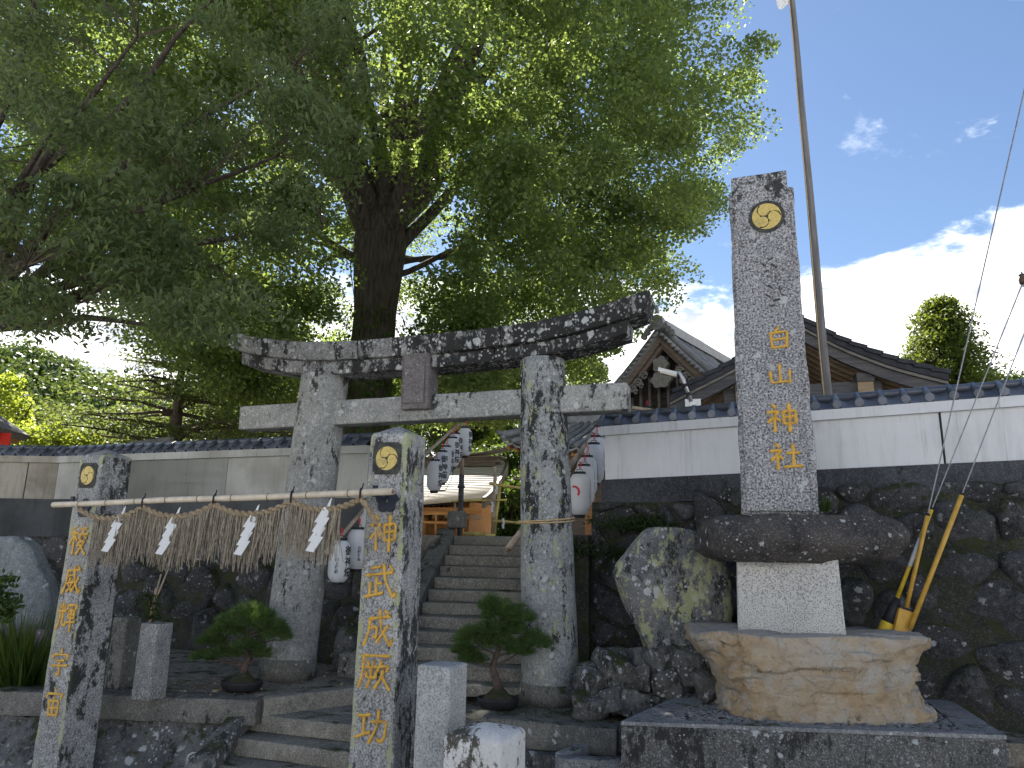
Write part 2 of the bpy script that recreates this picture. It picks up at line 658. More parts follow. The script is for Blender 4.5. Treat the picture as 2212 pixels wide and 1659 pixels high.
M['stele'] = stone('stele_granite', (0.21, 0.21, 0.22), (0.30, 0.30, 0.31), black=0.24, white=0.34, yellow=0.14, speck=0.75, s=1.0, spk=54, bdist=0.014, mott=0.3, crust_or_shade=(2, 2.2, 3.3, 0.10))
M['granite'] = stone('pale_granite', (0.42, 0.41, 0.39), (0.5, 0.49, 0.46), black=0.0, white=0.0, yellow=0.25, speck=0.55, s=1.0, spk=85, bdist=0.006, bstr=0.35, mott=0.25)
M['granite_post'] = stone('post_granite', (0.30, 0.31, 0.30), (0.4, 0.41, 0.4), black=0.12, white=0.1, yellow=0.12, speck=0.4, s=1.2, spk=90, bdist=0.008, bstr=0.3, mott=0.25)
M['white_post'] = stone('lichen_white_post', (0.50, 0.49, 0.47), (0.64, 0.63, 0.61), black=0.6, white=0.1, yellow=0.12, speck=0.1, s=1.3, blackcol=(0.05, 0.043, 0.03), mott=0.25)
M['flat_rock'] = stone('dark_flat_rock', (0.035, 0.033, 0.034), (0.075, 0.066, 0.058), black=0.4, white=0.3, yellow=0.03, speck=0.15, s=1.6, bdist=0.03)
M['tan_rock'] = None
M['lichen_rock'] = stone('lichen_rock', (0.10, 0.10, 0.105), (0.17, 0.17, 0.17), black=0.5, white=0.5, yellow=0.66, speck=0.15, s=1.35, bdist=0.04)
M['wall_stone'] = stone('retaining_wall_stone', (0.040, 0.043, 0.047), (0.098, 0.10, 0.104), black=0.42, white=0.36, yellow=0.05, moss=0.48, speck=0.12, s=1.15, bdist=0.07, bstr=0.9, vary=0.6, mott=0.6)
M['mortar'] = stone('earthy_mortar', (0.022, 0.023, 0.018), (0.05, 0.05, 0.036), black=0.3, white=0.0, yellow=0.0, moss=0.6, speck=0.1, s=1.6, bdist=0.06)
M['rubble'] = stone('rubble_stone', (0.07, 0.07, 0.07), (0.17, 0.17, 0.165), black=0.45, white=0.48, yellow=0.06, moss=0.42, speck=0.1, s=1.3, bdist=0.04, vary=0.5)
M['concrete'] = stone('old_concrete', (0.10, 0.098, 0.088), (0.18, 0.175, 0.155), black=0.36, white=0.22, yellow=0.04, moss=0.34, speck=0.2, s=1.0, bdist=0.015)
M['plinth'] = stone('plinth_concrete', (0.075, 0.075, 0.072), (0.125, 0.122, 0.115), black=0.48, white=0.3, yellow=0.05, moss=0.3, speck=0.3, s=1.3, bdist=0.015)
M['plinth_rim'] = stone('plinth_rim_concrete', (0.17, 0.175, 0.18), (0.24, 0.245, 0.245), black=0.3, white=0.3, yellow=0.05, moss=0.2, speck=0.3, s=1.2, bdist=0.01)
M['step'] = stone('stair_stone', (0.16, 0.15, 0.125), (0.25, 0.235, 0.195), black=0.2, white=0.05, yellow=0.04, moss=0.22, speck=0.35, s=1.0, bdist=0.012, spk=80)
M['step_low'] = stone('front_step_stone', (0.17, 0.16, 0.135), (0.26, 0.245, 0.205), black=0.18, white=0.05, yellow=0.03, moss=0.2, speck=0.3, s=1.0, bdist=0.012, spk=80)
M['tablet_blue'] = stone('blue_grey_tablet', (0.13, 0.15, 0.17), (0.2, 0.225, 0.235), black=0.12, white=0.15, yellow=0.24, speck=0.2, s=0.9, bdist=0.02)
M['dirt'] = stone('packed_dirt', (0.16, 0.14, 0.11), (0.26, 0.23, 0.185), black=0.0, white=0.08, yellow=0.0, moss=0.3, speck=0.25, s=1.2, bdist=0.03, spk=40)
M['bounce_road'] = plain('pale_bounce_road', (0.27, 0.265, 0.255), (0.33, 0.325, 0.31), 40, 0.9, 0.4, 0.006)  # unseen road, kept pale to bounce light up onto the shaded fronts
M['pebble'] = stone('river_pebble', (0.11, 0.12, 0.125), (0.25, 0.255, 0.26), black=0.1, white=0.12, yellow=0.0, moss=0.15, speck=0.1, s=2.0, vary=0.8)
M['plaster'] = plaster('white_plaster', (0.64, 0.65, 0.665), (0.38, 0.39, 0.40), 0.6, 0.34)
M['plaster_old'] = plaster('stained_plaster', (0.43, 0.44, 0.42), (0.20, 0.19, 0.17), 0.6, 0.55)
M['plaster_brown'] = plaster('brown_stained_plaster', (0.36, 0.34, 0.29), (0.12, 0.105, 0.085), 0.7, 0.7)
M['wall_base'] = plaster('grey_wall_base', (0.075, 0.08, 0.086), (0.022, 0.024, 0.027), 0.55, 0.6)
M['wall_base_right'] = stone('dark_wall_base', (0.032, 0.035, 0.042), (0.062, 0.066, 0.075), black=0.45, white=0.08, yellow=0.0, moss=0.12, speck=0.1, s=0.9, bdist=0.01)
M['tile'] = plain('kawara_tile', (0.085, 0.10, 0.135), (0.17, 0.19, 0.235), 5, 0.38, 0.15, 0.004, vary=0.75, spec=0.55)
M['tile_grey'] = plain('pale_kawara_tile', (0.22, 0.225, 0.235), (0.34, 0.34, 0.35), 5, 0.45, 0.15, 0.004, vary=0.5, spec=0.5)
M['tile_dark'] = plain('black_roof_edge', (0.018, 0.02, 0.026), (0.04, 0.043, 0.05), 6, 0.7, 0.2, 0.006)
M['wood_grey'] = wood('weathered_wood', (0.115, 0.108, 0.105), (0.20, 0.185, 0.175))
M['straw_litter'] = plain('dry_leaf_litter', (0.22, 0.16, 0.09), (0.34, 0.26, 0.16), 30, 0.9, 0)
M['mast'] = wood('grey_mast_wood', (0.10, 0.097, 0.10), (0.19, 0.18, 0.178), axis=2)
M['wood_brown'] = wood('brown_gable_wood', (0.16, 0.125, 0.105), (0.25, 0.20, 0.165))
M['wood_dark'] = wood('dark_old_wood', (0.055, 0.055, 0.06), (0.115, 0.11, 0.112))
M['wood_rafter'] = wood('rafter_wood', (0.24, 0.175, 0.11), (0.36, 0.27, 0.175))
M['wood_orange'] = wood('fresh_cedar_wood', (0.36, 0.17, 0.06), (0.52, 0.27, 0.10), 0.6)
M['wood_red'] = wood('red_brown_wood', (0.10, 0.035, 0.022), (0.16, 0.055, 0.03), 0.6)
M['wood_black'] = plain('dark_plank', (0.035, 0.028, 0.024), (0.06, 0.048, 0.04), 6, 0.85)  # dark brown plank wood
M['copper_roof'] = plain('patinated_sheet_roof', (0.36, 0.33, 0.30), (0.46, 0.43, 0.40), 2, 0.5, 0.1, 0.004, (0.5, 4, 4), spec=0.4)
M['roof_ridge'] = plain('brown_ridge_sheet', (0.09, 0.07, 0.062), (0.15, 0.12, 0.105), 4, 0.45, 0.1, spec=0.5)
M['bamboo'] = plain('weathered_bamboo', (0.30, 0.235, 0.17), (0.46, 0.38, 0.29), 10, 0.5, 0.1, 0.002, (1, 1, 1))
M['bamboo_pale'] = plain('dried_bamboo', (0.46, 0.40, 0.31), (0.60, 0.52, 0.41), 12, 0.5, 0.1, 0.002)
M['bamboo_yellow'] = plain('fresh_bamboo', (0.56, 0.44, 0.12), (0.68, 0.54, 0.2), 6, 0.4, 0.1, 0.002)
M['node'] = plain('bamboo_node', (0.14, 0.10, 0.06), (0.2, 0.15, 0.09), 8, 0.6, 0)
M['straw'] = plain('rice_straw', (0.20, 0.168, 0.125), (0.345, 0.30, 0.23), 30, 0.8, 0.0)
M['rope'] = plain('straw_rope', (0.19, 0.14, 0.085), (0.33, 0.26, 0.17), 40, 0.85, 0.5, 0.004)
M['rope_pale'] = plain('hemp_rope', (0.38, 0.27, 0.14), (0.52, 0.4, 0.23), 40, 0.8, 0.4, 0.003)
M['paper'] = paper('white_paper', (0.84, 0.85, 0.86), 0.3)
M['lantern'] = paper('lantern_paper', (0.78, 0.79, 0.81), 0.35)
M['ink'] = plain('black_ink', (0.012, 0.012, 0.015), None, 5, 0.6, 0)
M['red_ink'] = plain('red_ink', (0.55, 0.03, 0.06), None, 5, 0.6, 0)
M['black'] = plain('black_fitting', (0.012, 0.013, 0.016), (0.025, 0.025, 0.03), 20, 0.55, 0.2, 0.003)
M['blue_black'] = plain('blue_black_iron', (0.018, 0.022, 0.035), (0.03, 0.036, 0.05), 12, 0.6, 0.3, 0.004)
def gilded(name, a, b, worn, amount, scale=26):
    mt, t = newmat(name)
    v, rnd = coords(t)
    n1 = t.noise(v, scale, 8, 0.7)
    n2 = t.noise(t.mapv(v, (1, 1, 1), (4, 2, 9)), 7, 7, 0.7)
    col = t.mix(t.step(n1, 0.3, 0.7), a, b)
    col = t.mix(t.math('MULTIPLY', t.step(n2, 0.5, 0.66), amount), col, worn)
    col = t.mix(t.math('MULTIPLY', t.step(n1, 0.58, 0.7), amount), col, worn)
    finish(t, col, 0.55, n1, 0.5, 0.006, spec=0.45)
    return mt


M['gold'] = gilded('gold_paint', (0.50, 0.27, 0.03), (0.68, 0.40, 0.055), (0.23, 0.125, 0.03), 0.6)
M['gold_old'] = gilded('worn_gold_paint', (0.42, 0.32, 0.08), (0.64, 0.49, 0.16), (0.20, 0.165, 0.08), 0.55, 45)
M['emblem_ground'] = plain('dark_emblem_ground', (0.025, 0.025, 0.024), (0.07, 0.07, 0.065), 22, 0.85, 0.4, 0.006)
M['metal'] = plain('galvanised_steel', (0.42, 0.43, 0.45), (0.55, 0.56, 0.58), 20, 0.38, 0.1, 0.002, metal=0.6)
M['wire'] = plain('steel_wire', (0.20, 0.21, 0.23), (0.3, 0.31, 0.33), 20, 0.5, 0, metal=0.4)
M['insulator'] = plain('brown_glaze', (0.06, 0.035, 0.025), (0.09, 0.055, 0.04), 8, 0.3, 0)
M['yellow'] = plain('yellow_plastic', (0.46, 0.27, 0.05), (0.58, 0.35, 0.07), 14, 0.5, 0.1, 0.002)
M['yellow_bright'] = plain('bright_yellow_plastic', (0.54, 0.37, 0.03), (0.66, 0.47, 0.05), 14, 0.45, 0.1, 0.002)
M['lamp_lens'] = plain('lamp_diffuser', (0.62, 0.55, 0.43), (0.7, 0.63, 0.5), 12, 0.4, 0)
M['white_paint'] = plain('white_paint', (0.7, 0.7, 0.7), None, 12, 0.5, 0)
M['red_cloth'] = plain('red_cloth', (0.62, 0.03, 0.02), (0.7, 0.05, 0.03), 12, 0.8, 0)
M['carving'] = plain('carved_wood', (0.19, 0.18, 0.17), (0.29, 0.275, 0.26), 14, 0.8, 0.4, 0.01)
M['bark'] = plain('furrowed_ginkgo_bark', (0.045, 0.036, 0.030), (0.125, 0.104, 0.088), 3.0, 0.95, 1.0, 0.09, (5.5, 5.5, 0.8), detail=9)
M['bark_fine'] = plain('twig_bark', (0.05, 0.04, 0.03), (0.09, 0.07, 0.055), 12, 0.9, 0.3)
M['bark_pine'] = plain('pine_bark', (0.055, 0.04, 0.032), (0.11, 0.085, 0.07), 14, 0.9, 0.7, 0.01)
M['ginkgo'] = foliage('ginkgo_leaf', (0.055, 0.094, 0.044), (0.11, 0.16, 0.062), 0.5, tcol=(0.36, 0.47, 0.10))
M['zelkova'] = foliage('zelkova_leaf', (0.050, 0.080, 0.044), (0.10, 0.138, 0.062), 0.46, tcol=(0.30, 0.37, 0.11))
M['maple_bright'] = foliage('bright_maple_leaf', (0.14, 0.20, 0.03), (0.25, 0.31, 0.05), 0.5, tcol=(0.48, 0.56, 0.07))
M['conifer'] = foliage('deodar_needles', (0.042, 0.070, 0.026), (0.10, 0.135, 0.045), 0.36, tcol=(0.28, 0.34, 0.07))
M['cedar'] = foliage('cedar_sprays', (0.026, 0.052, 0.012), (0.080, 0.110, 0.020), 0.3, tcol=(0.28, 0.34, 0.04))
M['evergreen'] = foliage('evergreen_leaf', (0.020, 0.046, 0.014), (0.060, 0.105, 0.025), 0.3, tcol=(0.2, 0.3, 0.04))
M['pine'] = foliage('pine_needle', (0.045, 0.085, 0.028), (0.11, 0.175, 0.05), 0.25, tcol=(0.15, 0.26, 0.04))
M['grass'] = foliage('grass_blade', (0.025, 0.055, 0.012), (0.07, 0.11, 0.025), 0.3)
M['fern'] = foliage('wall_weed', (0.018, 0.035, 0.01), (0.045, 0.07, 0.02), 0.3)
M['hill'] = plain('wooded_slope', (0.02, 0.035, 0.012), (0.04, 0.055, 0.018), 0.3, 0.95, 0.2, 0.3)
M['hill_leaf'] = foliage('hill_foliage', (0.030, 0.060, 0.022), (0.095, 0.135, 0.045), 0.25, tcol=(0.2, 0.28, 0.05))


def tan_rock():
    mt, t = newmat('ochre_boulder')
    v, rnd = coords(t)
    n1 = t.noise(v, 2.4, 7, 0.6, 0.5)
    n2 = t.noise(v, 11, 9, 0.68)
    col = t.mix(t.step(n1, 0.3, 0.68), (0.44, 0.315, 0.18), (0.50, 0.435, 0.345))
    col = t.mix(t.math('MULTIPLY', t.step(n2, 0.48, 0.7), 0.6), col, (0.40, 0.37, 0.31))
    cr = t.n('ShaderNodeTexVoronoi', feature='DISTANCE_TO_EDGE')
    dv = t.n('ShaderNodeVectorMath', operation='ADD')
    t.link(v, dv.inputs[0])
    sc = t.n('ShaderNodeVectorMath', operation='SCALE')
    nz = t.n('ShaderNodeTexNoise')
    nz.inputs['Scale'].default_value = 3.2
    nz.inputs['Detail'].default_value = 6
    t.link(v, nz.inputs['Vector'])
    t.link(nz.outputs['Color'], sc.inputs[0])
    sc.inputs['Scale'].default_value = 0.75
    t.link(sc.outputs[0], dv.inputs[1])
    t.link(dv.outputs[0], cr.inputs['Vector'])
    cr.inputs['Scale'].default_value = 2.7
    crk = t.step(cr.outputs['Distance'], 0.0, 0.12)
    col = t.mix(t.math('MULTIPLY', t.math('SUBTRACT', 1.0, crk), 0.16), col, (0.2, 0.14, 0.08))
    wn = t.noise(t.mapv(v, (1, 1, 1), (4, 9, 2)), 4.2, 9, 0.7)
    col = t.mix(t.math('MULTIPLY', t.step(wn, 0.50, 0.60), 0.75), col, (0.47, 0.45, 0.41))
    g = t.n('ShaderNodeNewGeometry')
    sx = t.n('ShaderNodeSeparateXYZ')
    t.link(g.outputs['Normal'], sx.inputs[0])
    col = t.mix(t.math('MULTIPLY', t.step(sx.outputs[2], 0.35, 0.85), 0.75), col, (0.31, 0.32, 0.33))
    dn = t.noise(t.mapv(v, (1, 1, 1), (1, 2, 3)), 3.3, 9, 0.7)
    col = t.mix(t.math('MULTIPLY', t.step(dn, 0.6, 0.68), 0.8), col, (0.045, 0.042, 0.034))
    rgd = t.noise(v, 26, 10, 0.75)
    col = t.mix(t.math('MULTIPLY', t.step(rgd, 0.54, 0.68), 0.55), col, (0.17, 0.115, 0.06))
    h = t.math('ADD', t.math('MULTIPLY', n2, 0.9), t.math('ADD', t.math('MULTIPLY', n1, 0.8), t.math('MULTIPLY', crk, 0.3)))
    h = t.math('ADD', h, t.math('MULTIPLY', rgd, 0.5))
    finish(t, col, 0.88, h, 0.9, 0.06, spec=0.2)
    return mt


M['tan_rock'] = tan_rock()


# ------------------------------------------------------------------ ground, terrace, stairs
ZP = 0.66                                    # terrace the gate stands on
ZU = 2.36                                    # shrine precinct at the head of the stairs
WALL_P, WALL_PSI = Vector((1.2, 9.0, 0)), rad(22)
WT, WN = frame(WALL_PSI)


def wl(s, d=0.0, z=0.0):
    """point on the line of the precinct wall: s along (right +), d back from the street"""
    p = WALL_P + WT * s + WN * d
    return Vector((p.x, p.y, z))


def flat(name, pts, z, mat, kind='structure', parent=None, thick=None):
    mb = MB()
    if thick:
        mb.slab([(p[0], p[1], z) for p in pts][::-1], (0, 0, -thick))
    else:
        mb.add([(p[0], p[1], z) for p in pts], [tuple(range(len(pts)))])
    o = mb.build(name, mat, parent)
    if parent is None:
        tag(o, kind=kind)
    return o


g = MB()
g.grid(lambda u, v: Vector(((u - 0.5) * 1600, -100 + v * 1500, 0.0)), 4, 4)
tag(g.build('ground', M['bounce_road']), kind='structure')

bend = wl(-10.06)
left_end = Vector((-14.0, 13.2, 0))
flat('precinct_ground', [(40, 2), wl(6.8, 0.3).xy, wl(0.1, 0.3).xy, (1.1, 11.42), (-0.93, 11.78), wl(-3.4, 0.3).xy, bend.xy + Vector((0, 0.35)), (-14, 13.5), (-70, 15),
                         (-70, 120), (80, 120), (80, 2)], ZU, M['dirt'], thick=2.2)


def dirt_sheet(name, pts, z):
    """terrace top with slightly uneven soil"""
    o = flat(name, pts, z, M['dirt'], thick=0.62)
    return o


dirt_sheet('left_terrace', [(-16, 9.2), (-5.4, 8.2), (-2.62, 7.98), (-1.75, 8.66), (-1.25, 9.35), wl(-3.2, 0.2).xy, wl(-10.1, 0.2).xy, (-16, 13.4)], ZP)
dirt_sheet('right_terrace', [(-0.12, 7.34), (0.95, 7.02), (5.5, 6.6), (9, 6.4), wl(7.4, 0.2).xy, wl(0.0, 0.25).xy, (0.72, 8.95), (0.02, 8.2)], ZP)
flat('walkway', [(-2.58, 7.97), (-0.16, 7.17), (0.0, 8.25), (0.9, 9.1), (-1.2, 9.5), (-1.78, 8.7)], 0.5, M['step_low'], thick=0.45)


def long_block(name, A, B, wd, z0, z1, mat, parent=None, seed=0, amp=0.008, r=0.015, n=None, slope=0.0):
    """rough stone bar between two ground points"""
    A, B = Vector((A[0], A[1], 0)), Vector((B[0], B[1], 0))
    d = B - A
    L = d.length
    mb = MB()
    k = n or max(4, int(L / 0.12))

    def fn(p):
        return Vector((p.x, p.y, p.z + slope * (p.x + L / 2) / L))
    mb.block(L, wd, z1 - z0, (k, 3, 3), r, amp, 5.0, seed, fn=fn)
    c = (A + B) / 2
    o = mb.build(name, mat, parent, True, (c.x, c.y, z0), (0, 0, math.atan2(d.y, d.x)))
    return o


kb = empty('terrace_kerb', (-4, 8.0, 0), 0, 'dark drip-stained concrete kerb along the left terrace, under the dwarf pine', 'kerb')
kb.location = (0, 0, 0)
long_block('coping', (-10.0, 8.42), (-5.35, 8.06), 0.3, 0.44, ZP + 0.012, M['concrete'], kb, 1)
long_block('coping', (-5.33, 8.06), (-2.50, 7.84), 0.3, 0.44, ZP + 0.015, M['concrete'], kb, 2)
long_block('side_coping', (-2.52, 7.86), (-1.66, 8.56), 0.16, 0.42, ZP + 0.014, M['step_low'], kb, 3)
long_block('side_coping', (-1.66, 8.57), (-1.2, 9.3), 0.16, 0.42, ZP + 0.012, M['step_low'], kb, 4)
fw = MB()


def face(u, v):
    A = Vector((-10.5, 8.34, 0)).lerp(Vector((-2.62, 7.76, 0)), u)
    p = A + Vector((0.0, -0.30 * (1 - v), 0.47 * v - 0.02))
    nv = noise.noise_vector(p * 3.0) * 0.05 + noise.noise_vector(p * 9.0) * 0.025
    return p + nv


fw.grid(face, 110, 9)
tag(fw.build('terrace_face', M['rubble'], None, True), 'rough lichened stone face below the left terrace kerb', 'wall')

kr = empty('terrace_kerb', (0, 0, 0), 0, 'dark mossy kerb of the right terrace behind the squat white post', 'kerb')
long_block('coping', (-0.2, 7.3), (1.02, 6.96), 0.22, 0.44, ZP + 0.012, M['concrete'], kr, 5)
long_block('footing', (-0.25, 7.26), (1.04, 6.9), 0.3, 0.0, 0.437, M['rubble'], kr, 6)

fs = empty('front_steps', (0, 0, 0), 0, 'worn low stone steps between the two tall inscribed pillars', 'steps')
ST, SN = frame(rad(18))
for k in range(4):
    zt = 0.506 - 0.162 * k
    c = Vector((-1.38, 7.56, 0)) - SN * (0.27 * k - 0.1)
    A = c - ST * 1.30
    B = c + ST * 1.28
    mid = A.lerp(B, 0.55 + 0.06 * (k % 2))
    if zt - 0.16 < -0.05:
        zt = max(zt, 0.03)
    long_block('step', A.xy, (mid - ST * 0.004).xy, 0.36, zt - 0.16, zt, M['step_low'], fs, 10 + k, 0.006)
    long_block('step', (mid + ST * 0.004).xy, B.xy, 0.36, zt - 0.16, zt - 0.003, M['step_low'], fs, 20 + k, 0.006)
ck = MB()
ck.block(1.25, 0.2, 0.2, (10, 3, 3), 0.03, 0.02, 4, 3)
tag(ck.build('cheek_stone', M['rubble'], None, True, (-2.78, 7.35, 0.14), (0, rad(-24), rad(80))), 'sloping white-splashed cheek stone beside the front steps', 'stone')
sm = MB()
sm.block(0.17, 0.17, 0.3, (4, 4, 4), 0.06, 0.012, 5, 4)
tag(sm.build('marker_stone', M['white_post'], None, True, tuple(atz(415, 1700, 0.0)), (0, 0, 0.3)), 'small round-topped stone at the foot of the front steps', 'stone')

# main stairs
AT, AN = frame(rad(9))
TOP = Vector((0.09, 11.52, 0))
stair = empty('stone_stairs', (TOP.x, TOP.y, ZP), -rad(9), 'steep stone stairway rising through the gate to the shrine', 'stairs')
for k in range(12):
    zt = ZU + 0.004 - 0.15 * k - ZP
    mb = MB()
    h = 0.15 if k < 11 else 0.12
    mb.block(1.98, 0.40, h, (16, 3, 2), 0.014, 0.006, 3.0, 30 + k)
    mb.build('step', M['step'], stair, True, (0, -0.28 * k + 0.18, zt - h))
mb = MB()
mb.strip([(0, 0.1, ZU + .12 - ZP), (0, -3.2, ZU + .12 - 1.72 - ZP)], [(0, 0.1, -0.1), (0, -3.2, -0.1)], (-0.26, 0, 0))
mb.build('side_wall', M['concrete'], stair, False, (-0.995, 0, 0))
mb = MB()
mb.strip([(0, 0.1, ZU + .05 - ZP), (0, -2.7, ZU + .02 - ZP)], [(0, 0.1, -0.1), (0, -2.7, -0.1)], (0.3, 0, 0))
mb.build('side_wall', M['mortar'], stair, False, (0.995, 0, 0))
for dx, lb in ((-1.05, 'dark square stone post at the left head of the stairs'),):
    mb = MB()
    mb.block(0.27, 0.27, 0.27, (4, 4, 4), 0.03, 0.008, 4, 41)
    p = TOP + AT * (dx + 0.05) + AN * 0.1
    tag(mb.build('stone_post', M['concrete'], None, True, (p.x + 0.03, p.y, ZU + 0.12), (0, 0, -rad(9))), lb, 'post')


# ------------------------------------------------------------------ retaining walls of fitted boulders
def clip(poly, nx, ny, c):
    out = []
    for i in range(len(poly)):
        a, b = poly[i], poly[(i + 1) % len(poly)]
        da = a[0] * nx + a[1] * ny - c
        db = b[0] * nx + b[1] * ny - c
        if da <= 0:
            out.append(a)
        if da * db < 0:
            t = da / (da - db)
            out.append((a[0] + (b[0] - a[0]) * t, a[1] + (b[1] - a[1]) * t))
    return out


def cells(w0, w1, h0, h1, dx, dy, rng, jit=0.42):
    sites = []
    j = 0
    y = h0 + dy * 0.5
    while y < h1 + dy * 0.3:
        x = w0 + dx * (0.25 + 0.5 * (j % 2))
        while x < w1 + dx * 0.3:
            sites.append((x + rng.uniform(-jit, jit) * dx, y + rng.uniform(-jit, jit) * dy))
            x += dx * rng.uniform(0.75, 1.3)
        y += dy
        j += 1
    res = []
    for i, (x, y) in enumerate(sites):
        poly = [(w0, h0), (w1, h0), (w1, h1), (w0, h1)]
        for k, (a, b) in enumerate(sites):
            if k == i or abs(a - x) > 3 * dx or abs(b - y) > 4 * dy:
                continue
            nx, ny = a - x, b - y
            c = (a * a + b * b - x * x - y * y) / 2
            poly = clip(poly, nx, ny, c)
            if len(poly) < 3:
                break
        if len(poly) >= 3:
            res.append(poly)
    return res


def stone_piece(poly, rng, gap=0.03, bulge=0.12, seed=0):
    cx = sum(p[0] for p in poly) / len(poly)
    cy = sum(p[1] for p in poly) / len(poly)
    rr = sum(math.hypot(p[0] - cx, p[1] - cy) for p in poly) / len(poly)
    if rr < 0.05:
        return None
    k = max(0.5, 1 - gap / rr)
    pts = [((p[0] - cx) * k, (p[1] - cy) * k) for p in poly]
    for _ in range(1 + (rng.random() < 0.6)):        # round the corners
        q = []
        for i in range(len(pts)):
            a, b = pts[i], pts[(i + 1) % len(pts)]
            L = math.hypot(b[0] - a[0], b[1] - a[1])
            if L < 0.03:
                q.append(((a[0] + b[0]) / 2, (a[1] + b[1]) / 2))
                continue
            q += [(a[0] * .78 + b[0] * .22, a[1] * .78 + b[1] * .22), (a[0] * .22 + b[0] * .78, a[1] * .22 + b[1] * .78)]
        pts = q
    n = len(pts)
    mb = MB()
    vs = []
    B = bulge * rng.uniform(0.6, 1.3)
    tx, ty = rng.uniform(-0.2, 0.2), rng.uniform(-0.25, 0.15)
    for sc, dep in ((1.0, -0.14), (1.0, 0.0), (0.93, B * 0.6), (0.66, B * 0.85), (0.33, B)):
        for (a, b) in pts:
            x, y = a * sc, b * sc
            nz = noise.noise(Vector((x * 4 + seed * 3.7, y * 4, seed))) * 0.085 + noise.noise(Vector((x * 10 + seed, y * 10, seed * 2))) * 0.035
            d = dep + (nz + tx * x + ty * y if dep >= 0 else 0)
            vs.append((x, -d, y))
    vs.append((0, -B, 0))
    fsx = []
    for r in range(4):
        for i in range(n):
            j = (i + 1) % n
            fsx.append((r * n + i, r * n + j, (r + 1) * n + j, (r + 1) * n + i))
    for i in range(n):
        fsx.append((4 * n + i, 4 * n + (i + 1) % n, 5 * n))
    mb.add(vs, fsx)
    return mb, cx, cy


def stone_wall(name, s0, s1, z0, z1, batter, label, dx, dy, seed, topslope=0.0, base=None, psi=None, mat='wall_stone'):
    """boulders in front of an earth-mortar backing; batter leans the foot towards the street"""
    P, psi = (base or WALL_P), (WALL_PSI if psi is None else psi)
    e = empty(name, (P.x, P.y, 0), -psi, label, 'wall')
    rng = random.Random(seed)
    tilt = math.atan2(batter, z1 - z0)
    b = MB()

    def bf(u, v):
        s = s0 + (s1 - s0) * u
        z = z0 - 0.1 + (z1 - z0 + 0.1 + topslope * s) * v
        return Vector((s, -batter * (1 - (z - z0) / (z1 - z0)) - 0.05 + noise.noise(Vector((s * 3, z * 3, 1))) * 0.04, z))
    b.grid(bf, int((s1 - s0) / 0.15), 14)
    b.build('earth_mortar', M['mortar'], e, True)
    for i, poly in enumerate(cells(s0, s1, z0, z1 + topslope * (s0 + s1) / 2, dx, dy, rng)):
        r = stone_piece(poly, rng, rng.uniform(0.006, 0.022), 0.10, seed + i)
        if not r:
            continue
        mb, cx, cy = r
        yy = -batter * (1 - (cy - z0) / (z1 - z0)) - 0.02
        mb.build('stone', M[mat], e, True, (cx, yy, cy + topslope * cx * (cy - z0) / (z1 - z0) * 0.5), (tilt, 0, 0))
    return e


stone_wall('retaining_wall', 1.1, 7.6, ZP - 0.05, 2.82, 0.42, 'dark mossy boulder retaining wall behind the upright name stone, under the bright white plaster wall', 0.62, 0.42, 3, 0.03)
stone_wall('retaining_wall', -0.16, 1.12, ZP - 0.05, 2.79, 0.25, 'layered dark slab-stone wall just right of the round gate column', 0.62, 0.26, 5, 0.0)
stone_wall('retaining_wall', -9.9, -3.05, ZP - 0.05, 2.22, 0.4, 'dark shaded boulder wall below the weathered left plaster wall', 0.72, 0.42, 8, 0.0)
stone_wall('retaining_wall', -6.0, 0.6, ZP - 0.05, 2.22, 0.3, 'dark boulder wall at the far left behind the blue-grey tablet', 0.8, 0.45, 9, 0.0, base=Vector((bend.x - 0.3, bend.y, 0)), psi=rad(2))


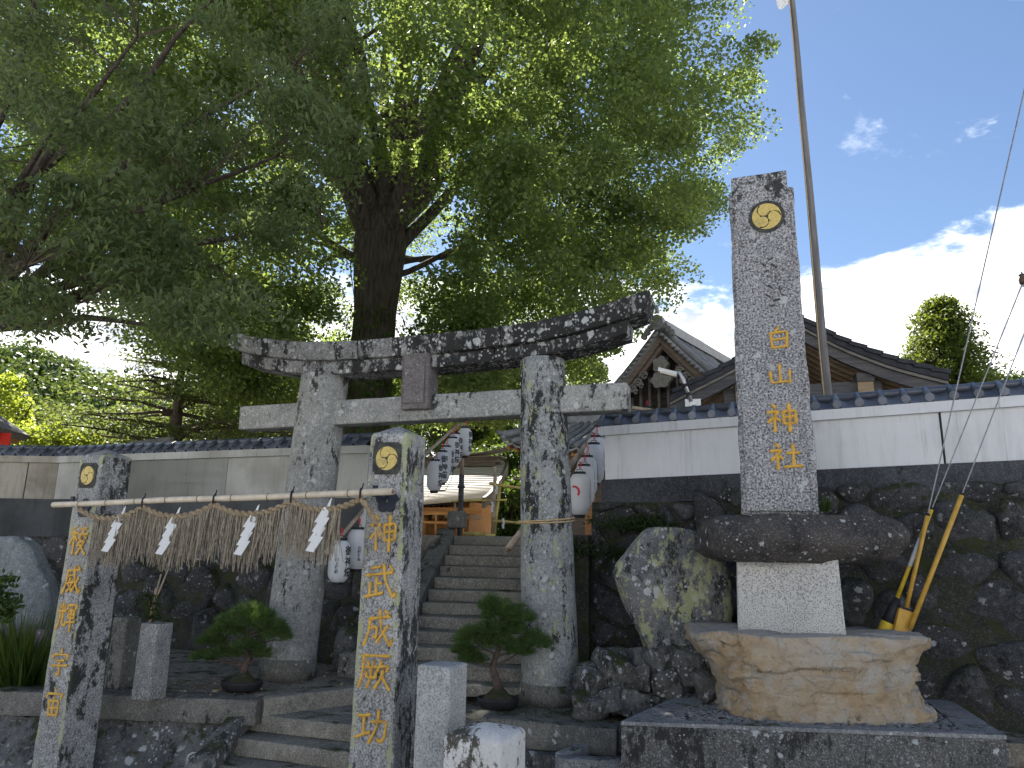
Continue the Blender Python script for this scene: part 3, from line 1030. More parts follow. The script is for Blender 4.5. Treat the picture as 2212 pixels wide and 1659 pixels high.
# ------------------------------------------------------------------ tiled plaster walls
def coping_tile(disc=True, wd=0.232):
    """one curved pan-and-roll coping tile, eave at y=-0.19"""
    mb = MB()
    prof = []
    for i in range(9):
        u = i / 8
        prof.append((0.035 + (wd - 0.03) * u, -0.055 * math.sin(math.pi * u)))
    top0 = [(x, -0.2, z + 0.012) for x, z in prof]
    top1 = [(x, 0.0, z * 0.75 + 0.13) for x, z in prof]
    vs = top0 + top1 + [(x, -0.2, z - 0.018) for x, z in prof] + [(x, 0.0, z * 0.75 + 0.11) for x, z in prof]
    n = len(prof)
    fx = []
    for i in range(n - 1):
        fx += [(i, i + 1, n + i + 1, n + i), (2 * n + i + 1, 2 * n + i, 3 * n + i, 3 * n + i + 1), (i + 1, i, 2 * n + i, 2 * n + i + 1)]
    fx += [(0, n, 3 * n, 2 * n), (n - 1, 3 * n - 1, 4 * n - 1, 2 * n - 1)[::-1]]
    mb.add(vs, fx)
    # hanging lip below the pan
    lip_t = [(x, -0.205, z + 0.004) for x, z in prof]
    lip_b = [(x, -0.205, z - 0.012 - 0.03 * math.sin(math.pi * i / 8)) for i, (x, z) in enumerate(prof)]
    mb.strip(lip_t, lip_b, (0, 0.02, 0))
    r = 0.036
    mb.tube([(0.012, -0.205, 0.018), (0.012, -0.1, 0.086), (0.012, 0.02, 0.155)], [r, r, r], 10)
    if disc:
        c = Vector((0.012, -0.222, 0.014))
        for rr, y0, y1 in ((0.047, 0.0, 0.03), (0.033, -0.006, 0.01)):
            ring = [(c.x + rr * math.cos(2 * math.pi * k / 16), c.y + y0, c.z + rr * math.sin(2 * math.pi * k / 16)) for k in range(16)]
            mb.slab(ring, (0, y1 - y0, 0))
        for k in range(3):
            a = 2 * math.pi * k / 3 + 0.5
            cc = (c.x + 0.016 * math.cos(a), c.y - 0.010, c.z + 0.016 * math.sin(a))
            ring = [(cc[0] + 0.010 * math.cos(q * math.pi / 4), cc[1], cc[2] + 0.010 * math.sin(q * math.pi / 4)) for q in range(8)]
            mb.slab(ring, (0, 0.006, 0))
    return mb


TILE = coping_tile(True).mesh('roof_tile', M['tile'], False)
TILE_P = coping_tile(False).mesh('roof_tile', M['tile'], False)
for me in (TILE, TILE_P):
    me.polygons.foreach_set('use_smooth', [len(p.vertices) == 4 for p in me.polygons])


def plaster_wall(name, label, P, psi, s0, s1, zb, z0, z1, slope, joints, mats, tile, th=0.38, endcap=None):
    """dark base, plaster panels with open joints, cornice, coping tiles with a ridge"""
    e = empty(name, (P.x, P.y, 0), -psi, label, 'wall')

    def q(mb, a, b, y0, y1, za, zc, mat, nm):
        vs = []
        for z in (za, zc):
            for y in (y0, y1):
                for x in (a, b):
                    vs.append((x, y, z + slope * x))
        mb.add(vs, [(0, 2, 3, 1), (4, 5, 7, 6), (0, 1, 5, 4), (1, 3, 7, 5), (3, 2, 6, 7), (2, 0, 4, 6)])
        return mb.build(nm, mat, e)
    q(MB(), s0 - 0.04, s1, -0.035, th + 0.03, zb, z0, mats[1], 'base')
    ed = [s0] + joints + [s1]
    for i in range(len(ed) - 1):
        q(MB(), ed[i] + (0.012 if i else 0), ed[i + 1] - (0.012 if i < len(ed) - 2 else 0), 0, th, z0 + 0.001, z1, mats[0], 'plaster_panel')
    for jx in joints:
        q(MB(), jx - 0.0115, jx + 0.0115, 0.03, th - 0.03, z0 + 0.002, z1 - 0.002, M['black'], 'joint')
    q(MB(), s0 - 0.05, s1, -0.055, th + 0.05, z1 + 0.001, z1 + 0.115, mats[2], 'cornice')
    n = int((s1 - s0) / 0.232)
    zt = z1 + 0.16
    for i in range(n + 1):
        x = s0 - 0.07 + 0.232 * i
        inst(tile, 'roof_tile', e, (x, th / 2 + 0.005, zt + slope * x), (0, -math.atan(slope), 0))
        inst(tile, 'roof_tile', e, (x + 0.26, th / 2 + 0.01, zt + slope * x), (0, math.atan(slope), math.pi))
    mb = MB()
    mb.tube([(s0 - 0.06, th / 2, zt + 0.125 + slope * s0), (s1, th / 2, zt + 0.125 + slope * s1)], 0.045, 10)
    mb.build('ridge_tile', M['tile'], e, True)
    return e


plaster_wall('plaster_wall', 'clean white plaster wall with blue-grey tiles behind the upright name stone', WALL_P, WALL_PSI, 0.0, 8.2, 2.77, 3.07, 3.63, 0.033,
             [loc2(2036, 950, WALL_P, WALL_PSI)[0]], (M['plaster'], M['wall_base_right'], M['plaster']), TILE)
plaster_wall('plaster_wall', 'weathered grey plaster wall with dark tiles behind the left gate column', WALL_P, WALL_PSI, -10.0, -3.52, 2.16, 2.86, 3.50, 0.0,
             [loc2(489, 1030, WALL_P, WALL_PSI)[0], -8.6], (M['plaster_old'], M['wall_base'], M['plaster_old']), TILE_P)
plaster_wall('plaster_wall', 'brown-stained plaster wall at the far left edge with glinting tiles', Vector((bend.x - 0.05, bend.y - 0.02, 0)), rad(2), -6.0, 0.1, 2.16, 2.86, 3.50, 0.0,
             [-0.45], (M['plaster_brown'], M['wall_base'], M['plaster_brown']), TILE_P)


# ------------------------------------------------------------------ brushed characters and emblems
def ne(dx=0, sx=1.0):
    return [[(22, 4), (32, 17)], [(6, 32), (42, 27), (8, 66)], [(27, 46), (27, 98)], [(31, 50), (43, 61)]]


KANJI = {
    '神': ne() + [[(53, 29), (55, 72)], [(53, 30), (91, 26), (88, 70)], [(55, 50), (87, 47)], [(56, 72), (88, 69)], [(71, 4), (71, 100)]],
    '武': [[(20, 18), (50, 13)], [(6, 38), (88, 27)], [(38, 42), (38, 84)], [(38, 60), (56, 57)], [(20, 56), (18, 90)], [(6, 95), (60, 82)],
          [(58, 6), (65, 50), (93, 96), (96, 80)], [(77, 10), (87, 22)]],
    '成': [[(20, 28), (88, 19)], [(22, 28), (20, 60), (5, 95)], [(24, 50), (47, 46), (44, 76), (34, 71)], [(52, 4), (60, 52), (91, 94), (95, 76)],
          [(82, 42), (47, 86)], [(70, 6), (83, 15)]],
    '厥': [[(8, 9), (91, 6)], [(14, 10), (12, 60), (2, 97)], [(26, 24), (32, 34)], [(47, 21), (41, 34)], [(21, 41), (56, 38)], [(38, 40), (38, 66), (27, 97)],
          [(24, 52), (24, 69), (53, 67)], [(53, 50), (53, 68)], [(69, 20), (57, 50)], [(65, 36), (93, 33), (85, 49)], [(75, 45), (70, 67), (51, 97)], [(72, 63), (96, 98)]],
    '功': [[(6, 28), (44, 23)], [(26, 26), (25, 74)], [(3, 84), (46, 68)], [(48, 41), (93, 36), (88, 80), (76, 93), (66, 84)], [(69, 8), (66, 50), (43, 97)]],
    '稜': [[(38, 6), (16, 16)], [(6, 30), (46, 26)], [(27, 14), (27, 98)], [(26, 34), (6, 66)], [(29, 36), (44, 52)], [(56, 16), (90, 13)], [(72, 3), (72, 30)],
          [(50, 32), (97, 30)], [(64, 34), (54, 48)], [(80, 34), (93, 46)], [(66, 46), (50, 73)], [(62, 56), (88, 53), (50, 98)], [(60, 64), (97, 98)]],
    '威': [[(20, 20), (88, 15)], [(22, 20), (20, 60), (5, 95)], [(30, 36), (54, 34)], [(42, 42), (32, 64), (52, 84)], [(54, 50), (46, 72), (28, 88)], [(26, 61), (60, 56)],
          [(56, 5), (64, 52), (91, 93), (96, 76)], [(84, 40), (54, 86)], [(74, 5), (85, 14)]],
    '輝': [[(24, 3), (24, 30)], [(10, 12), (14, 24)], [(40, 9), (34, 24)], [(4, 34), (46, 31)], [(18, 36), (16, 60), (4, 92)], [(30, 36), (30, 78), (46, 80), (48, 67)],
          [(54, 10), (52, 26)], [(54, 12), (96, 9), (92, 24)], [(61, 30), (90, 28)], [(60, 42), (88, 41)], [(60, 54), (90, 53)], [(61, 30), (61, 54)], [(89, 28), (89, 54)],
          [(50, 69), (98, 65)], [(75, 20), (75, 98)]],
    '宇': [[(50, 2), (54, 15)], [(12, 22), (10, 38)], [(12, 24), (91, 20), (84, 36)], [(28, 44), (74, 40)], [(8, 61), (93, 56)], [(52, 42), (52, 93), (40, 84)]],
    '宙': [[(50, 2), (54, 15)], [(12, 22), (10, 38)], [(12, 24), (91, 20), (84, 36)], [(24, 46), (29, 94)], [(24, 47), (78, 43), (73, 92)], [(28, 69), (75, 66)], [(30, 92), (74, 89)], [(51, 31), (51, 90)]],
    '白': [[(52, 2), (38, 22)], [(22, 26), (27, 93)], [(22, 28), (81, 22), (76, 91)], [(27, 57), (76, 54)], [(28, 91), (76, 88)]],
    '山': [[(50, 4), (50, 84)], [(14, 38), (19, 90), (86, 83)], [(85, 34), (84, 92)]],
    '社': ne() + [[(54, 40), (92, 38)], [(73, 8), (73, 87)], [(46, 90), (98, 87)]],
}


def resample(pts, step):
    out = [Vector(pts[0])]
    for a, b in zip(pts[:-1], pts[1:]):
        a, b = Vector(a), Vector(b)
        k = max(1, int((b - a).length / step))
        for i in range(1, k + 1):
            out.append(a.lerp(b, i / k))
    for _ in range(2):
        sm = [out[0]]
        for i in range(1, len(out) - 1):
            sm.append(out[i] * 0.5 + (out[i - 1] + out[i + 1]) * 0.25)
        sm.append(out[-1])
        out = sm
    return out


def character(ch, parent, cx, cz, y, wd, ht, mat, stroke=6.4, depth=0.006, name='character', shear=0.0):
    """a brushed character in low relief on the face y = const of its parent (facing -y)"""
    mb = MB()
    for si, st in enumerate(KANJI[ch]):
        p = resample([Vector((a, b, 0)) for a, b in st], 5.0)
        n = len(p)
        vs, fx = [], []
        for i in range(n):
            d = (p[min(n - 1, i + 1)] - p[max(0, i - 1)]).normalized()
            s = Vector((-d.y, d.x, 0))
            t = i / max(1, n - 1)
            wv = stroke * (0.78 + 0.42 * abs(math.cos(math.pi * t)) ** 2) * (0.92 + 0.16 * noise.noise(Vector((si, i * 0.4, ord(ch)))))
            if i == 0 or i == n - 1:
                wv *= 0.55
            for k, (o, h) in enumerate(((-1, -0.4), (-0.72, 0.75), (0, 1.0), (0.72, 0.75), (1, -0.4))):
                q = p[i] + s * (o * wv * 0.5)
                if i == 0:
                    q = q - d * wv * 0.35
                if i == n - 1:
                    q = q + d * wv * 0.35
                X = cx + (q.x - 50) / 100 * wd
                Z = cz - (q.y - 50) / 100 * ht + shear * (q.x - 50) / 100 * wd
                vs.append((X, y - depth * h - 0.0006 * si, Z))
        for i in range(n - 1):
            for k in range(4):
                a = i * 5 + k
                fx.append((a, a + 5, a + 6, a + 1))
        fx += [(4, 3, 2, 1, 0), tuple((n - 1) * 5 + k for k in range(5))]
        mb.add(vs, fx)
    return mb.build(name, mat, parent, True)


def emblem(parent, cx, cz, y, r, mat, rot=0.0, ry=1.0, mat_ground=None, ground='disc', half=None):
    """three comma crest in low relief: heads turning into tails that run clockwise round the rim"""
    if mat_ground:
        gm = MB()
        if ground == 'disc':
            gm.slab([(cx + r * 1.24 * math.cos(a), y, cz + r * 1.24 * ry * math.sin(a)) for a in [2 * math.pi * k / 40 for k in range(40)]], (0, -0.004, 0))
        else:
            hx, hz = half
            c = 0.03
            gm.slab([(cx - hx + c, y, cz - hz), (cx + hx - c, y, cz - hz), (cx + hx, y, cz - hz + c), (cx + hx, y, cz + hz - c),
                     (cx + hx - c, y, cz + hz), (cx - hx + c, y, cz + hz), (cx - hx, y, cz + hz - c), (cx - hx, y, cz - hz + c)], (0, -0.004, 0))
        parent = gm.build('crest_ground', mat_ground, parent)
    for k in range(3):
        mb = MB()
        a0 = rot + 2 * math.pi * k / 3
        hr, hd = 0.40, 0.50
        hc = (hd * math.cos(a0), hd * math.sin(a0))
        out = []
        inn = []
        N = 22
        for i in range(N + 1):
            t = i / N
            an = a0 + 0.1 - 2.0 * t
            ph = abs(an - (a0 - 2 * math.pi / 3))
            ri = 0.30
            if math.sin(min(ph, 1.57)) < hr / hd:
                ri = hd * math.cos(ph) + math.sqrt(max(0, hr * hr - (hd * math.sin(ph)) ** 2)) + 0.10
            ri = min(0.995, max(ri, 0.30 + 0.28 * t))
            out.append((math.cos(an), math.sin(an)))
            inn.append((ri * math.cos(an), ri * math.sin(an)))
        T = [(cx + r * a, y - 0.009, cz + r * ry * b) for a, b in out]
        B = [(cx + r * a, y - 0.009, cz + r * ry * b) for a, b in inn]
        mb.strip(T, B, (0, 0.009, 0))
        mb.slab([(cx + r * (hc[0] + hr * math.cos(q)), y - 0.011, cz + r * ry * (hc[1] + hr * math.sin(q))) for q in [2 * math.pi * j / 24 for j in range(24)]], (0, 0.011, 0))
        mb.build('crest_comma', mat, parent)


# ------------------------------------------------------------------ stone gate
TPSI = rad(18)
TT, TN = frame(TPSI)
TM = Vector((0.508, 8.005, ZP)) - TT * 1.62
gate = empty('stone_torii', TM, -TPSI, 'tall lichen-covered stone torii gate across the foot of the stairs', 'torii')


def column(x0, x1, r0, r1, h, seed, mat='torii'):
    mb = MB()
    N, K = 40, 30
    for j in range(K + 1):
        t = j / K
        rr = r0 + (r1 - r0) * t
        cxx = x0 + (x1 - x0) * t
        for i in range(N):
            a = 2 * math.pi * i / N
            p = Vector((math.cos(a) * rr, math.sin(a) * rr, h * t))
            k = 1 + 0.012 * noise.noise(p * 3 + Vector((seed, 0, 0))) + 0.008 * noise.noise(p * 11 + Vector((seed, 3, 0)))
            mb.v.append((cxx + p.x * k, p.y * k, p.z))
    for j in range(K):
        for i in range(N):
            i2 = (i + 1) % N
            mb.f.append((j * N + i, j * N + i2, (j + 1) * N + i2, (j + 1) * N + i))
    mb.f.append(tuple(K * N + i for i in range(N)))
    return mb.build('column', M[mat], gate, True)


cR = column(1.585, 1.455, 0.312, 0.262, 3.70, 2, 'torii_right')
cL = column(-1.655, -1.455, 0.315, 0.30, 3.66, 9)
for xc, hh, cpar in ((1.585, 0.2, cR), (-1.655, 0.24, cL)):
    mb = MB()
    mb.lathe([(0.335, 0), (0.335, hh * 0.5), (0.325, hh)], 32)
    mb.build('column_foot', M['concrete'], cpar, True, (xc, 0, 0.0))


def lintel_curve(x):
    """sweep of the top beam, rising to its ends"""
    a = abs(x) / 2.75
    return 0.05 * (x / 2.75) + 0.30 * a ** 3.2


def lintel(x0, x1, zb, zt, y0, y1, tipb, tipt, nm, seed, mat, over=0.0):
    mb = MB()
    L = x1 - x0

    def fn(p):
        x = p.x + (x0 + x1) / 2
        t = p.z / (zt - zb)
        z = zb + p.z + lintel_curve(x)
        # slanted ends
        if tipt and x0 < -2 and p.x < -L / 2 + 0.2:
            x -= tipt * t * max(0, (-L / 2 + 0.2 - p.x) / 0.2)
        if tipt and x1 > 2 and p.x > L / 2 - 0.2:
            x += tipt * t * max(0, (p.x - L / 2 + 0.2) / 0.2)
        ys = 1 + over * t
        return Vector((x, p.y * ys, z - ZP))
    mb.block(L, y1 - y0, zt - zb, (max(6, int(L / 0.09)), 4, 4), 0.02, 0.007, 4, seed, fn=fn)
    o = mb.build(nm, mat, gate, True)
    return o


for a, b, sd in ((-2.78, -0.85, 1), (-0.842, 1.02, 2), (1.028, 2.68, 3)):
    lintel(a, b, 4.47, 4.70, -0.27, 0.27, 0, 0.07, 'top_lintel', sd, M['torii_dark'], 0.12)
for a, b, sd in ((-2.60, -0.955, 4), (-0.947, 0.93, 5), (0.938, 2.48, 6)):
    lintel(a, b, 4.305, 4.468, -0.22, 0.22, 0, 0.02, 'under_lintel', sd, M['torii_dark'])
for a, b, dz, sd in ((-2.62, -1.42, 0.0, 7), (-1.38, 1.36, 0.03, 8), (1.40, 2.46, 0.06, 9)):
    mb = MB()
    mb.block(b - a, 0.27, 0.31, (14, 4, 4), 0.022, 0.006, 4, sd, fn=lambda p, q=(b - a): Vector((p.x, p.y, p.z + 0.03 * p.x / 2)))
    mb.build('tie_beam', M['torii'], gate, True, ((a + b) / 2, 0, 3.0 + dz - 0.005))
mb = MB()
mb.block(0.37, 0.30, 0.70, (6, 4, 10), 0.03, 0.008, 4, 12)
mb.build('name_tablet', M['tablet'], gate, True, (-0.06, -0.08, 3.15), (rad(3), 0, 0))
mb = MB()
mb.block(0.27, 0.02, 0.56, (4, 2, 8), 0.008, 0.003, 6, 13)
mb.build('tablet_panel', M['tablet'], gate, True, (-0.06, -0.243, 3.215), (rad(3), 0, 0))

rp = MB()
for dz in (0.0, 0.018):
    rp.tube([(0.305 * math.cos(a), 0.305 * math.sin(a), 0.03 * math.sin(a * 1.0 + 0.6 + dz * 20) + dz) for a in [2 * math.pi * k / 36 for k in range(37)]], 0.009, 6, False)
rr = gate.matrix_basis @ Vector((1.525, 0, 1.86))
tag(rp.build('straw_rope', M['rope_pale'], None, True, tuple(rr)), 'thin hemp rope tied round the right gate column', 'rope')


# ------------------------------------------------------------------ tall inscribed pillars
def pillar(label, P, psi, chars, wd0, wd1, h, crest_z, bracket_z):
    e = empty('inscribed_pillar', (P.x, P.y, 0), -psi, label, 'pillar')
    d0 = wd0
    mb = MB()
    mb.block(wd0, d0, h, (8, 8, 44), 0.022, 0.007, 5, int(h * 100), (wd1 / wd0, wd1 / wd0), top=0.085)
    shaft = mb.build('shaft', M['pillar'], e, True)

    def yf(z):
        return -(wd0 + (wd1 - wd0) * z / h) / 2
    for ch, z, cw, chh, dx in chars:
        o = character(ch, shaft, dx, 0, 0, cw * 1.08, chh * 1.08, M['gold'], 9.8, 0.007)
        o.location = (0, yf(z) - 0.004, z)
        o.rotation_euler = (-math.atan((wd0 - wd1) / 2 / h), 0, 0)
    emblem(e, -0.005, crest_z, yf(crest_z) - 0.004, 0.092, M['gold_old'], rad(110), 1.0, M['emblem_ground'], 'panel', (0.12, 0.125))
    br = MB()
    y = yf(bracket_z) - 0.004
    for k in range(5):
        a = math.pi / 2 + 2 * math.pi * k / 5
        c = (0.02 + 0.054 * math.cos(a), y - 0.012 - 0.002 * k, bracket_z - 0.035 + 0.054 * math.sin(a))
        br.slab([(c[0] + 0.042 * math.cos(q), c[1], c[2] + 0.042 * math.sin(q)) for q in [2 * math.pi * j / 14 for j in range(14)]], (0, 0.014, 0))
    br.box(-0.02, 0.02, y - 0.10, y, bracket_z - 0.02, bracket_z + 0.01)
    br.box(-0.055, -0.02, y - 0.11, y - 0.085, bracket_z - 0.01, bracket_z + 0.075)
    br.build('plum_bracket', M['blue_black'], e)
    return e


def pz(x, y, Y):
    return at(x, y, Y).z


psiM, psiL = rad(18), rad(23)
_, nM = frame(psiM)
_, nL = frame(psiL)
PM = at(829, 1300, 5.5) + nM * 0.178
PL = at(150, 1300, 7.19) + nL * 0.178
PM.x -= 0.035
PILLAR_M = pillar('tall granite pillar in front of the gate, its gold characters ending in 功', PM, psiM,
                  [('神', pz(836, 1150, 5.5), 0.235, 0.255, 0.0), ('武', pz(830, 1254, 5.5), 0.25, 0.25, 0.0), ('成', pz(828, 1357, 5.5), 0.235, 0.26, 0.005),
                   ('厥', pz(822, 1450, 5.5), 0.25, 0.23, 0.0), ('功', pz(815, 1567, 5.5), 0.25, 0.235, 0.0)], 0.362, 0.334, 3.10, pz(845, 990, 5.5), pz(846, 1072, 5.5))
PILLAR_L = pillar('leaning-looking granite pillar at far left, its gold characters ending in 宙', PL, psiL,
                  [('稜', pz(172, 1166, 7.19), 0.25, 0.27, 0.0), ('威', pz(155, 1253, 7.19), 0.25, 0.27, 0.0), ('輝', pz(148, 1332, 7.19), 0.25, 0.26, 0.0),
                   ('宇', pz(137, 1432, 7.19), 0.235, 0.25, 0.0), ('宙', pz(122, 1517, 7.19), 0.235, 0.25, 0.0)], 0.372, 0.34, 3.06, pz(195, 1027, 7.19), pz(178, 1090, 7.19))


# ------------------------------------------------------------------ name stone on its rocks
SP = Vector((2.47, 6.75, 0))


def at_s(x, y):
    return at(x, y, 6.6)


def profile_rock(name, outline, Yf, depth, mat, label, cat='rock', amp=0.05, freq=2.5, seed=0, nv=26, round_=0.55, psi=0.06, deepfn=None, facet=0.5):
    """boulder lofted from a front outline [(left x, right x, y)] read from bottom to top, with full depth and rough faces"""
    rows = [(at(l, y, Yf + depth * 0.45), at(r, y, Yf + depth * 0.45)) for l, r, y in outline]
    base = Vector(((rows[0][0].x + rows[0][1].x) / 2, Yf + depth / 2, rows[0][0].z))
    zs = [(a.z + b.z) / 2 for a, b in rows]
    mb = MB()
    N = 96
    rings = nv
    for j in range(rings + 1):
        z = zs[0] + (zs[-1] - zs[0]) * j / rings
        i = 0
        while i < len(zs) - 2 and z > zs[i + 1]:
            i += 1
        t = (z - zs[i]) / (zs[i + 1] - zs[i])
        t = max(0, min(1, t))
        l = rows[i][0].x + (rows[i + 1][0].x - rows[i][0].x) * t
        r = rows[i][1].x + (rows[i + 1][1].x - rows[i][1].x) * t
        dz = depth * (deepfn(j / rings) if deepfn else 1.0)
        for k in range(N):
            a = 2 * math.pi * k / N
            ca, sa = math.cos(a), math.sin(a)
            px = math.copysign(abs(ca) ** round_, ca)
            py = math.copysign(abs(sa) ** round_, sa)
            p = Vector(((l + r) / 2 + px * (r - l) / 2, Yf + depth / 2 + py * dz / 2, z))
            q = p * freq + Vector((seed * 3.3, seed, 0))
            nvv = noise.noise_vector(q) * amp + noise.noise_vector(q * 2.7) * amp * 0.55 + noise.noise_vector(q * 6.5) * amp * 0.25 + noise.noise_vector(q * 15) * amp * 0.12
            rid = abs(noise.noise(q * 1.7 + Vector((9, 2, 4))))
            out = Vector((p.x - (l + r) / 2, p.y - (Yf + depth / 2), 0))
            out = out.normalized() if out.length else out
            chip = 0.0
            for fq, am in ((1.1, 1.0), (2.4, 0.5)):          # split faces: each fracture cell has its own offset and tilt
                ds, cs = noise.voronoi(q * fq)
                c0 = cs[0]
                chip += am * (noise.noise(c0 * 7.7) * 0.9 + (q * fq - c0).dot(noise.noise_vector(c0 * 3.1)) * 0.9)
            p = p + nvv * (0.45 if facet > 1 else 0.8) - out * max(0, 0.16 - rid) * amp * 1.5 + out * chip * amp * facet
            mb.v.append(tuple(p - base))
    for j in range(rings):
        for k in range(N):
            k2 = (k + 1) % N
            mb.f.append((j * N + k, j * N + k2, (j + 1) * N + k2, (j + 1) * N + k))
    for row, flip in ((0, True), (rings, False)):
        cxx = sum(mb.v[row * N + k][0] for k in range(N)) / N
        cyy = sum(mb.v[row * N + k][1] for k in range(N)) / N
        czz = sum(mb.v[row * N + k][2] for k in range(N)) / N
        mid = len(mb.v)
        for k in range(N):
            a = mb.v[row * N + k]
            x, y = cxx + (a[0] - cxx) * 0.5, cyy + (a[1] - cyy) * 0.5
            mb.v.append((x, y, czz + (a[2] - czz) * 0.5 + noise.noise(Vector((x * 4, y * 4, seed))) * 0.02 * (0 if flip else 1)))
        cc = len(mb.v)
        mb.v.append((cxx, cyy, czz))
        for k in range(N):
            k2 = (k + 1) % N
            q1 = (row * N + k, row * N + k2, mid + k2, mid + k)
            q2 = (mid + k, mid + k2, cc)
            mb.f.append(q1[::-1] if flip else q1)
            mb.f.append(q2[::-1] if flip else q2)
    o = mb.build(name, mat, None, True, base)
    return tag(o, label, cat)


# plinth of concrete with a pebble bed
ZT = EYE - 1.42
pl = empty('plinth', (0, 0, 0), 0, 'low dark concrete plinth with a pebble top under the ochre boulder', 'plinth')
pc = [Vector((0.94, 6.24, 0)), Vector((3.94, 6.03, 0)), Vector((4.30, 7.35, 0)), Vector((1.70, 7.35, 0))]
mb = MB()
cpl = sum(pc, Vector()) / 4
inner = [p + (cpl - p).normalized() * 0.30 for p in pc]


def wavy(name, poly, z0, z1, mat, sd):
    b = MB()
    pts = []
    for i in range(4):
        a, c = poly[i], poly[(i + 1) % 4]
        for k in range(24):
            pts.append(a.lerp(c, k / 24))
    n = len(pts)
    vs, fx = [], []
    for j, z in enumerate((z0, z0 + (z1 - z0) * .33, z0 + (z1 - z0) * .66, z1 - 0.015, z1)):
        for p in pts:
            q = Vector((p.x, p.y, z))
            inset = 0.012 if j == 4 else 0
            nn = noise.noise_vector(q * 4 + Vector((sd, 0, 0))) * 0.012
            dd = (cpl - q)
            dd.z = 0
            q = q + nn * (1 if j < 4 else 0.5) + dd.normalized() * inset
            vs.append(q)
    for j in range(4):
        for i in range(n):
            i2 = (i + 1) % n
            fx.append((j * n + i, j * n + i2, (j + 1) * n + i2, (j + 1) * n + i))
    fx.append(tuple(4 * n + i for i in range(n)))
    b.add(vs, fx)
    return b.build(name, mat, pl, False)


wavy('body', pc, 0.40, ZT - 0.03, M['plinth'], 1)
for i in range(4):
    a, b2 = pc[i], pc[(i + 1) % 4]
    ia, ib = inner[i], inner[(i + 1) % 4]
    b = MB()
    b.add([(p.x, p.y, z) for z in (ZT - 0.029, ZT) for p in (a, b2, ib, ia)], [(0, 3, 2, 1), (4, 5, 6, 7), (0, 1, 5, 4), (1, 2, 6, 5), (2, 3, 7, 6), (3, 0, 4, 7)])
    o = b.build('rim', M['plinth_rim'], pl)
pb = MB()
rngp = random.Random(4)
for _ in range(1500):
    u, v = rngp.random(), rngp.random()
    p = inner[0].lerp(inner[1], u).lerp(inner[3].lerp(inner[2], u), v)
    if v > 0.75 and rngp.random() < 0.6:
        continue
    rx, ry, rz = rngp.uniform(0.015, 0.04), rngp.uniform(0.012, 0.03), rngp.uniform(0.006, 0.016)
    an = rngp.uniform(0, 3.1)
    vs = []
    for zz, s in ((-0.6, 0.7), (0.35, 1.0), (1.0, 0.45)):
        for k in range(6):
            a = 2 * math.pi * k / 6 + an
            vs.append((p.x + rx * s * math.cos(a), p.y + ry * s * math.sin(a), ZT - 0.016 + rz * zz))
    fx = [(r * 6 + k, r * 6 + (k + 1) % 6, (r + 1) * 6 + (k + 1) % 6, (r + 1) * 6 + k) for r in range(2) for k in range(6)] + [tuple(12 + k for k in range(6))]
    pb.add(vs, fx)
tag(pb.build('pebbles', M['pebble'], pl, True), kind='stuff')

profile_rock('ochre_boulder', [(1560, 1990, 1560), (1562, 1985, 1530), (1568, 1968, 1490), (1545, 1955, 1450), (1525, 1952, 1420), (1505, 1958, 1395), (1488, 1968, 1375), (1496, 1960, 1362)],
             6.38, 0.92, M['tan_rock'], 'big ochre boulder with grey top carrying the pale granite block', amp=0.085, freq=2.2, seed=4, nv=64, round_=0.5, facet=1.3)
mb = MB()
bl0 = at(1725, 1366, 6.62)
bt = at(1714, 1214, 6.62)
hb = bt.z - bl0.z + 0.10
mb.block(0.905, 0.62, hb, (10, 6, 8), 0.012, 0.003, 5, 7, (0.955, 0.97))
tag(mb.build('granite_block', M['granite'], None, True, (bl0.x + 0.03, 6.62 + 0.31, bl0.z - 0.05), (0, 0, -rad(17))), 'pale speckled granite block between the ochre boulder and the dark flat rock', 'block')
profile_rock('flat_rock', [(1565, 1850, 1216), (1535, 1900, 1209), (1518, 1922, 1194), (1513, 1932, 1168), (1516, 1934, 1146), (1528, 1922, 1128), (1575, 1875, 1114)],
             6.42, 1.05, M['flat_rock'], 'dark rounded flat rock lying under the upright name stone', amp=0.035, freq=2.0, seed=8, nv=26, round_=0.5, facet=0.9,
             deepfn=lambda t: 0.78 + 0.28 * math.sin(math.pi * min(1, t * 1.05)))
sb = at(1699, 1098, 6.8)
stp = at(1657, 388, 6.8)
hs = stp.z - sb.z + 0.10
stele = empty('name_stone', (sb.x + 0.01, 6.8 + 0.2, sb.z - 0.06), -rad(20), 'tall granite name stone with gold characters 白山神社, standing on the dark flat rock', 'monument')
mb = MB()
mb.block(0.70, 0.36, hs - 0.13, (10, 6, 46), 0.03, 0.014, 5, 21, (0.905, 0.92))
mb.build('shaft', M['stele'], stele, True)
mb = MB()
mb.block(0.575, 0.30, hs, (9, 5, 46), 0.012, 0.004, 5, 22, (0.965, 0.95))
mb.build('front_panel', M['stele'], stele, True, (-0.012, -0.062, 0.03))


def s_loc(x, y):
    """survey point on the face of the name stone in its own axes"""
    P = onp(x, y, stele.matrix_basis @ Vector((0, -0.21, 0)), rad(20))
    q = stele.matrix_basis.inverted() @ P
    return q.x, q.z


def sface(z):
    return -0.062 - 0.15 * (1 - 0.05 * (z - 0.03) / hs) - 0.006


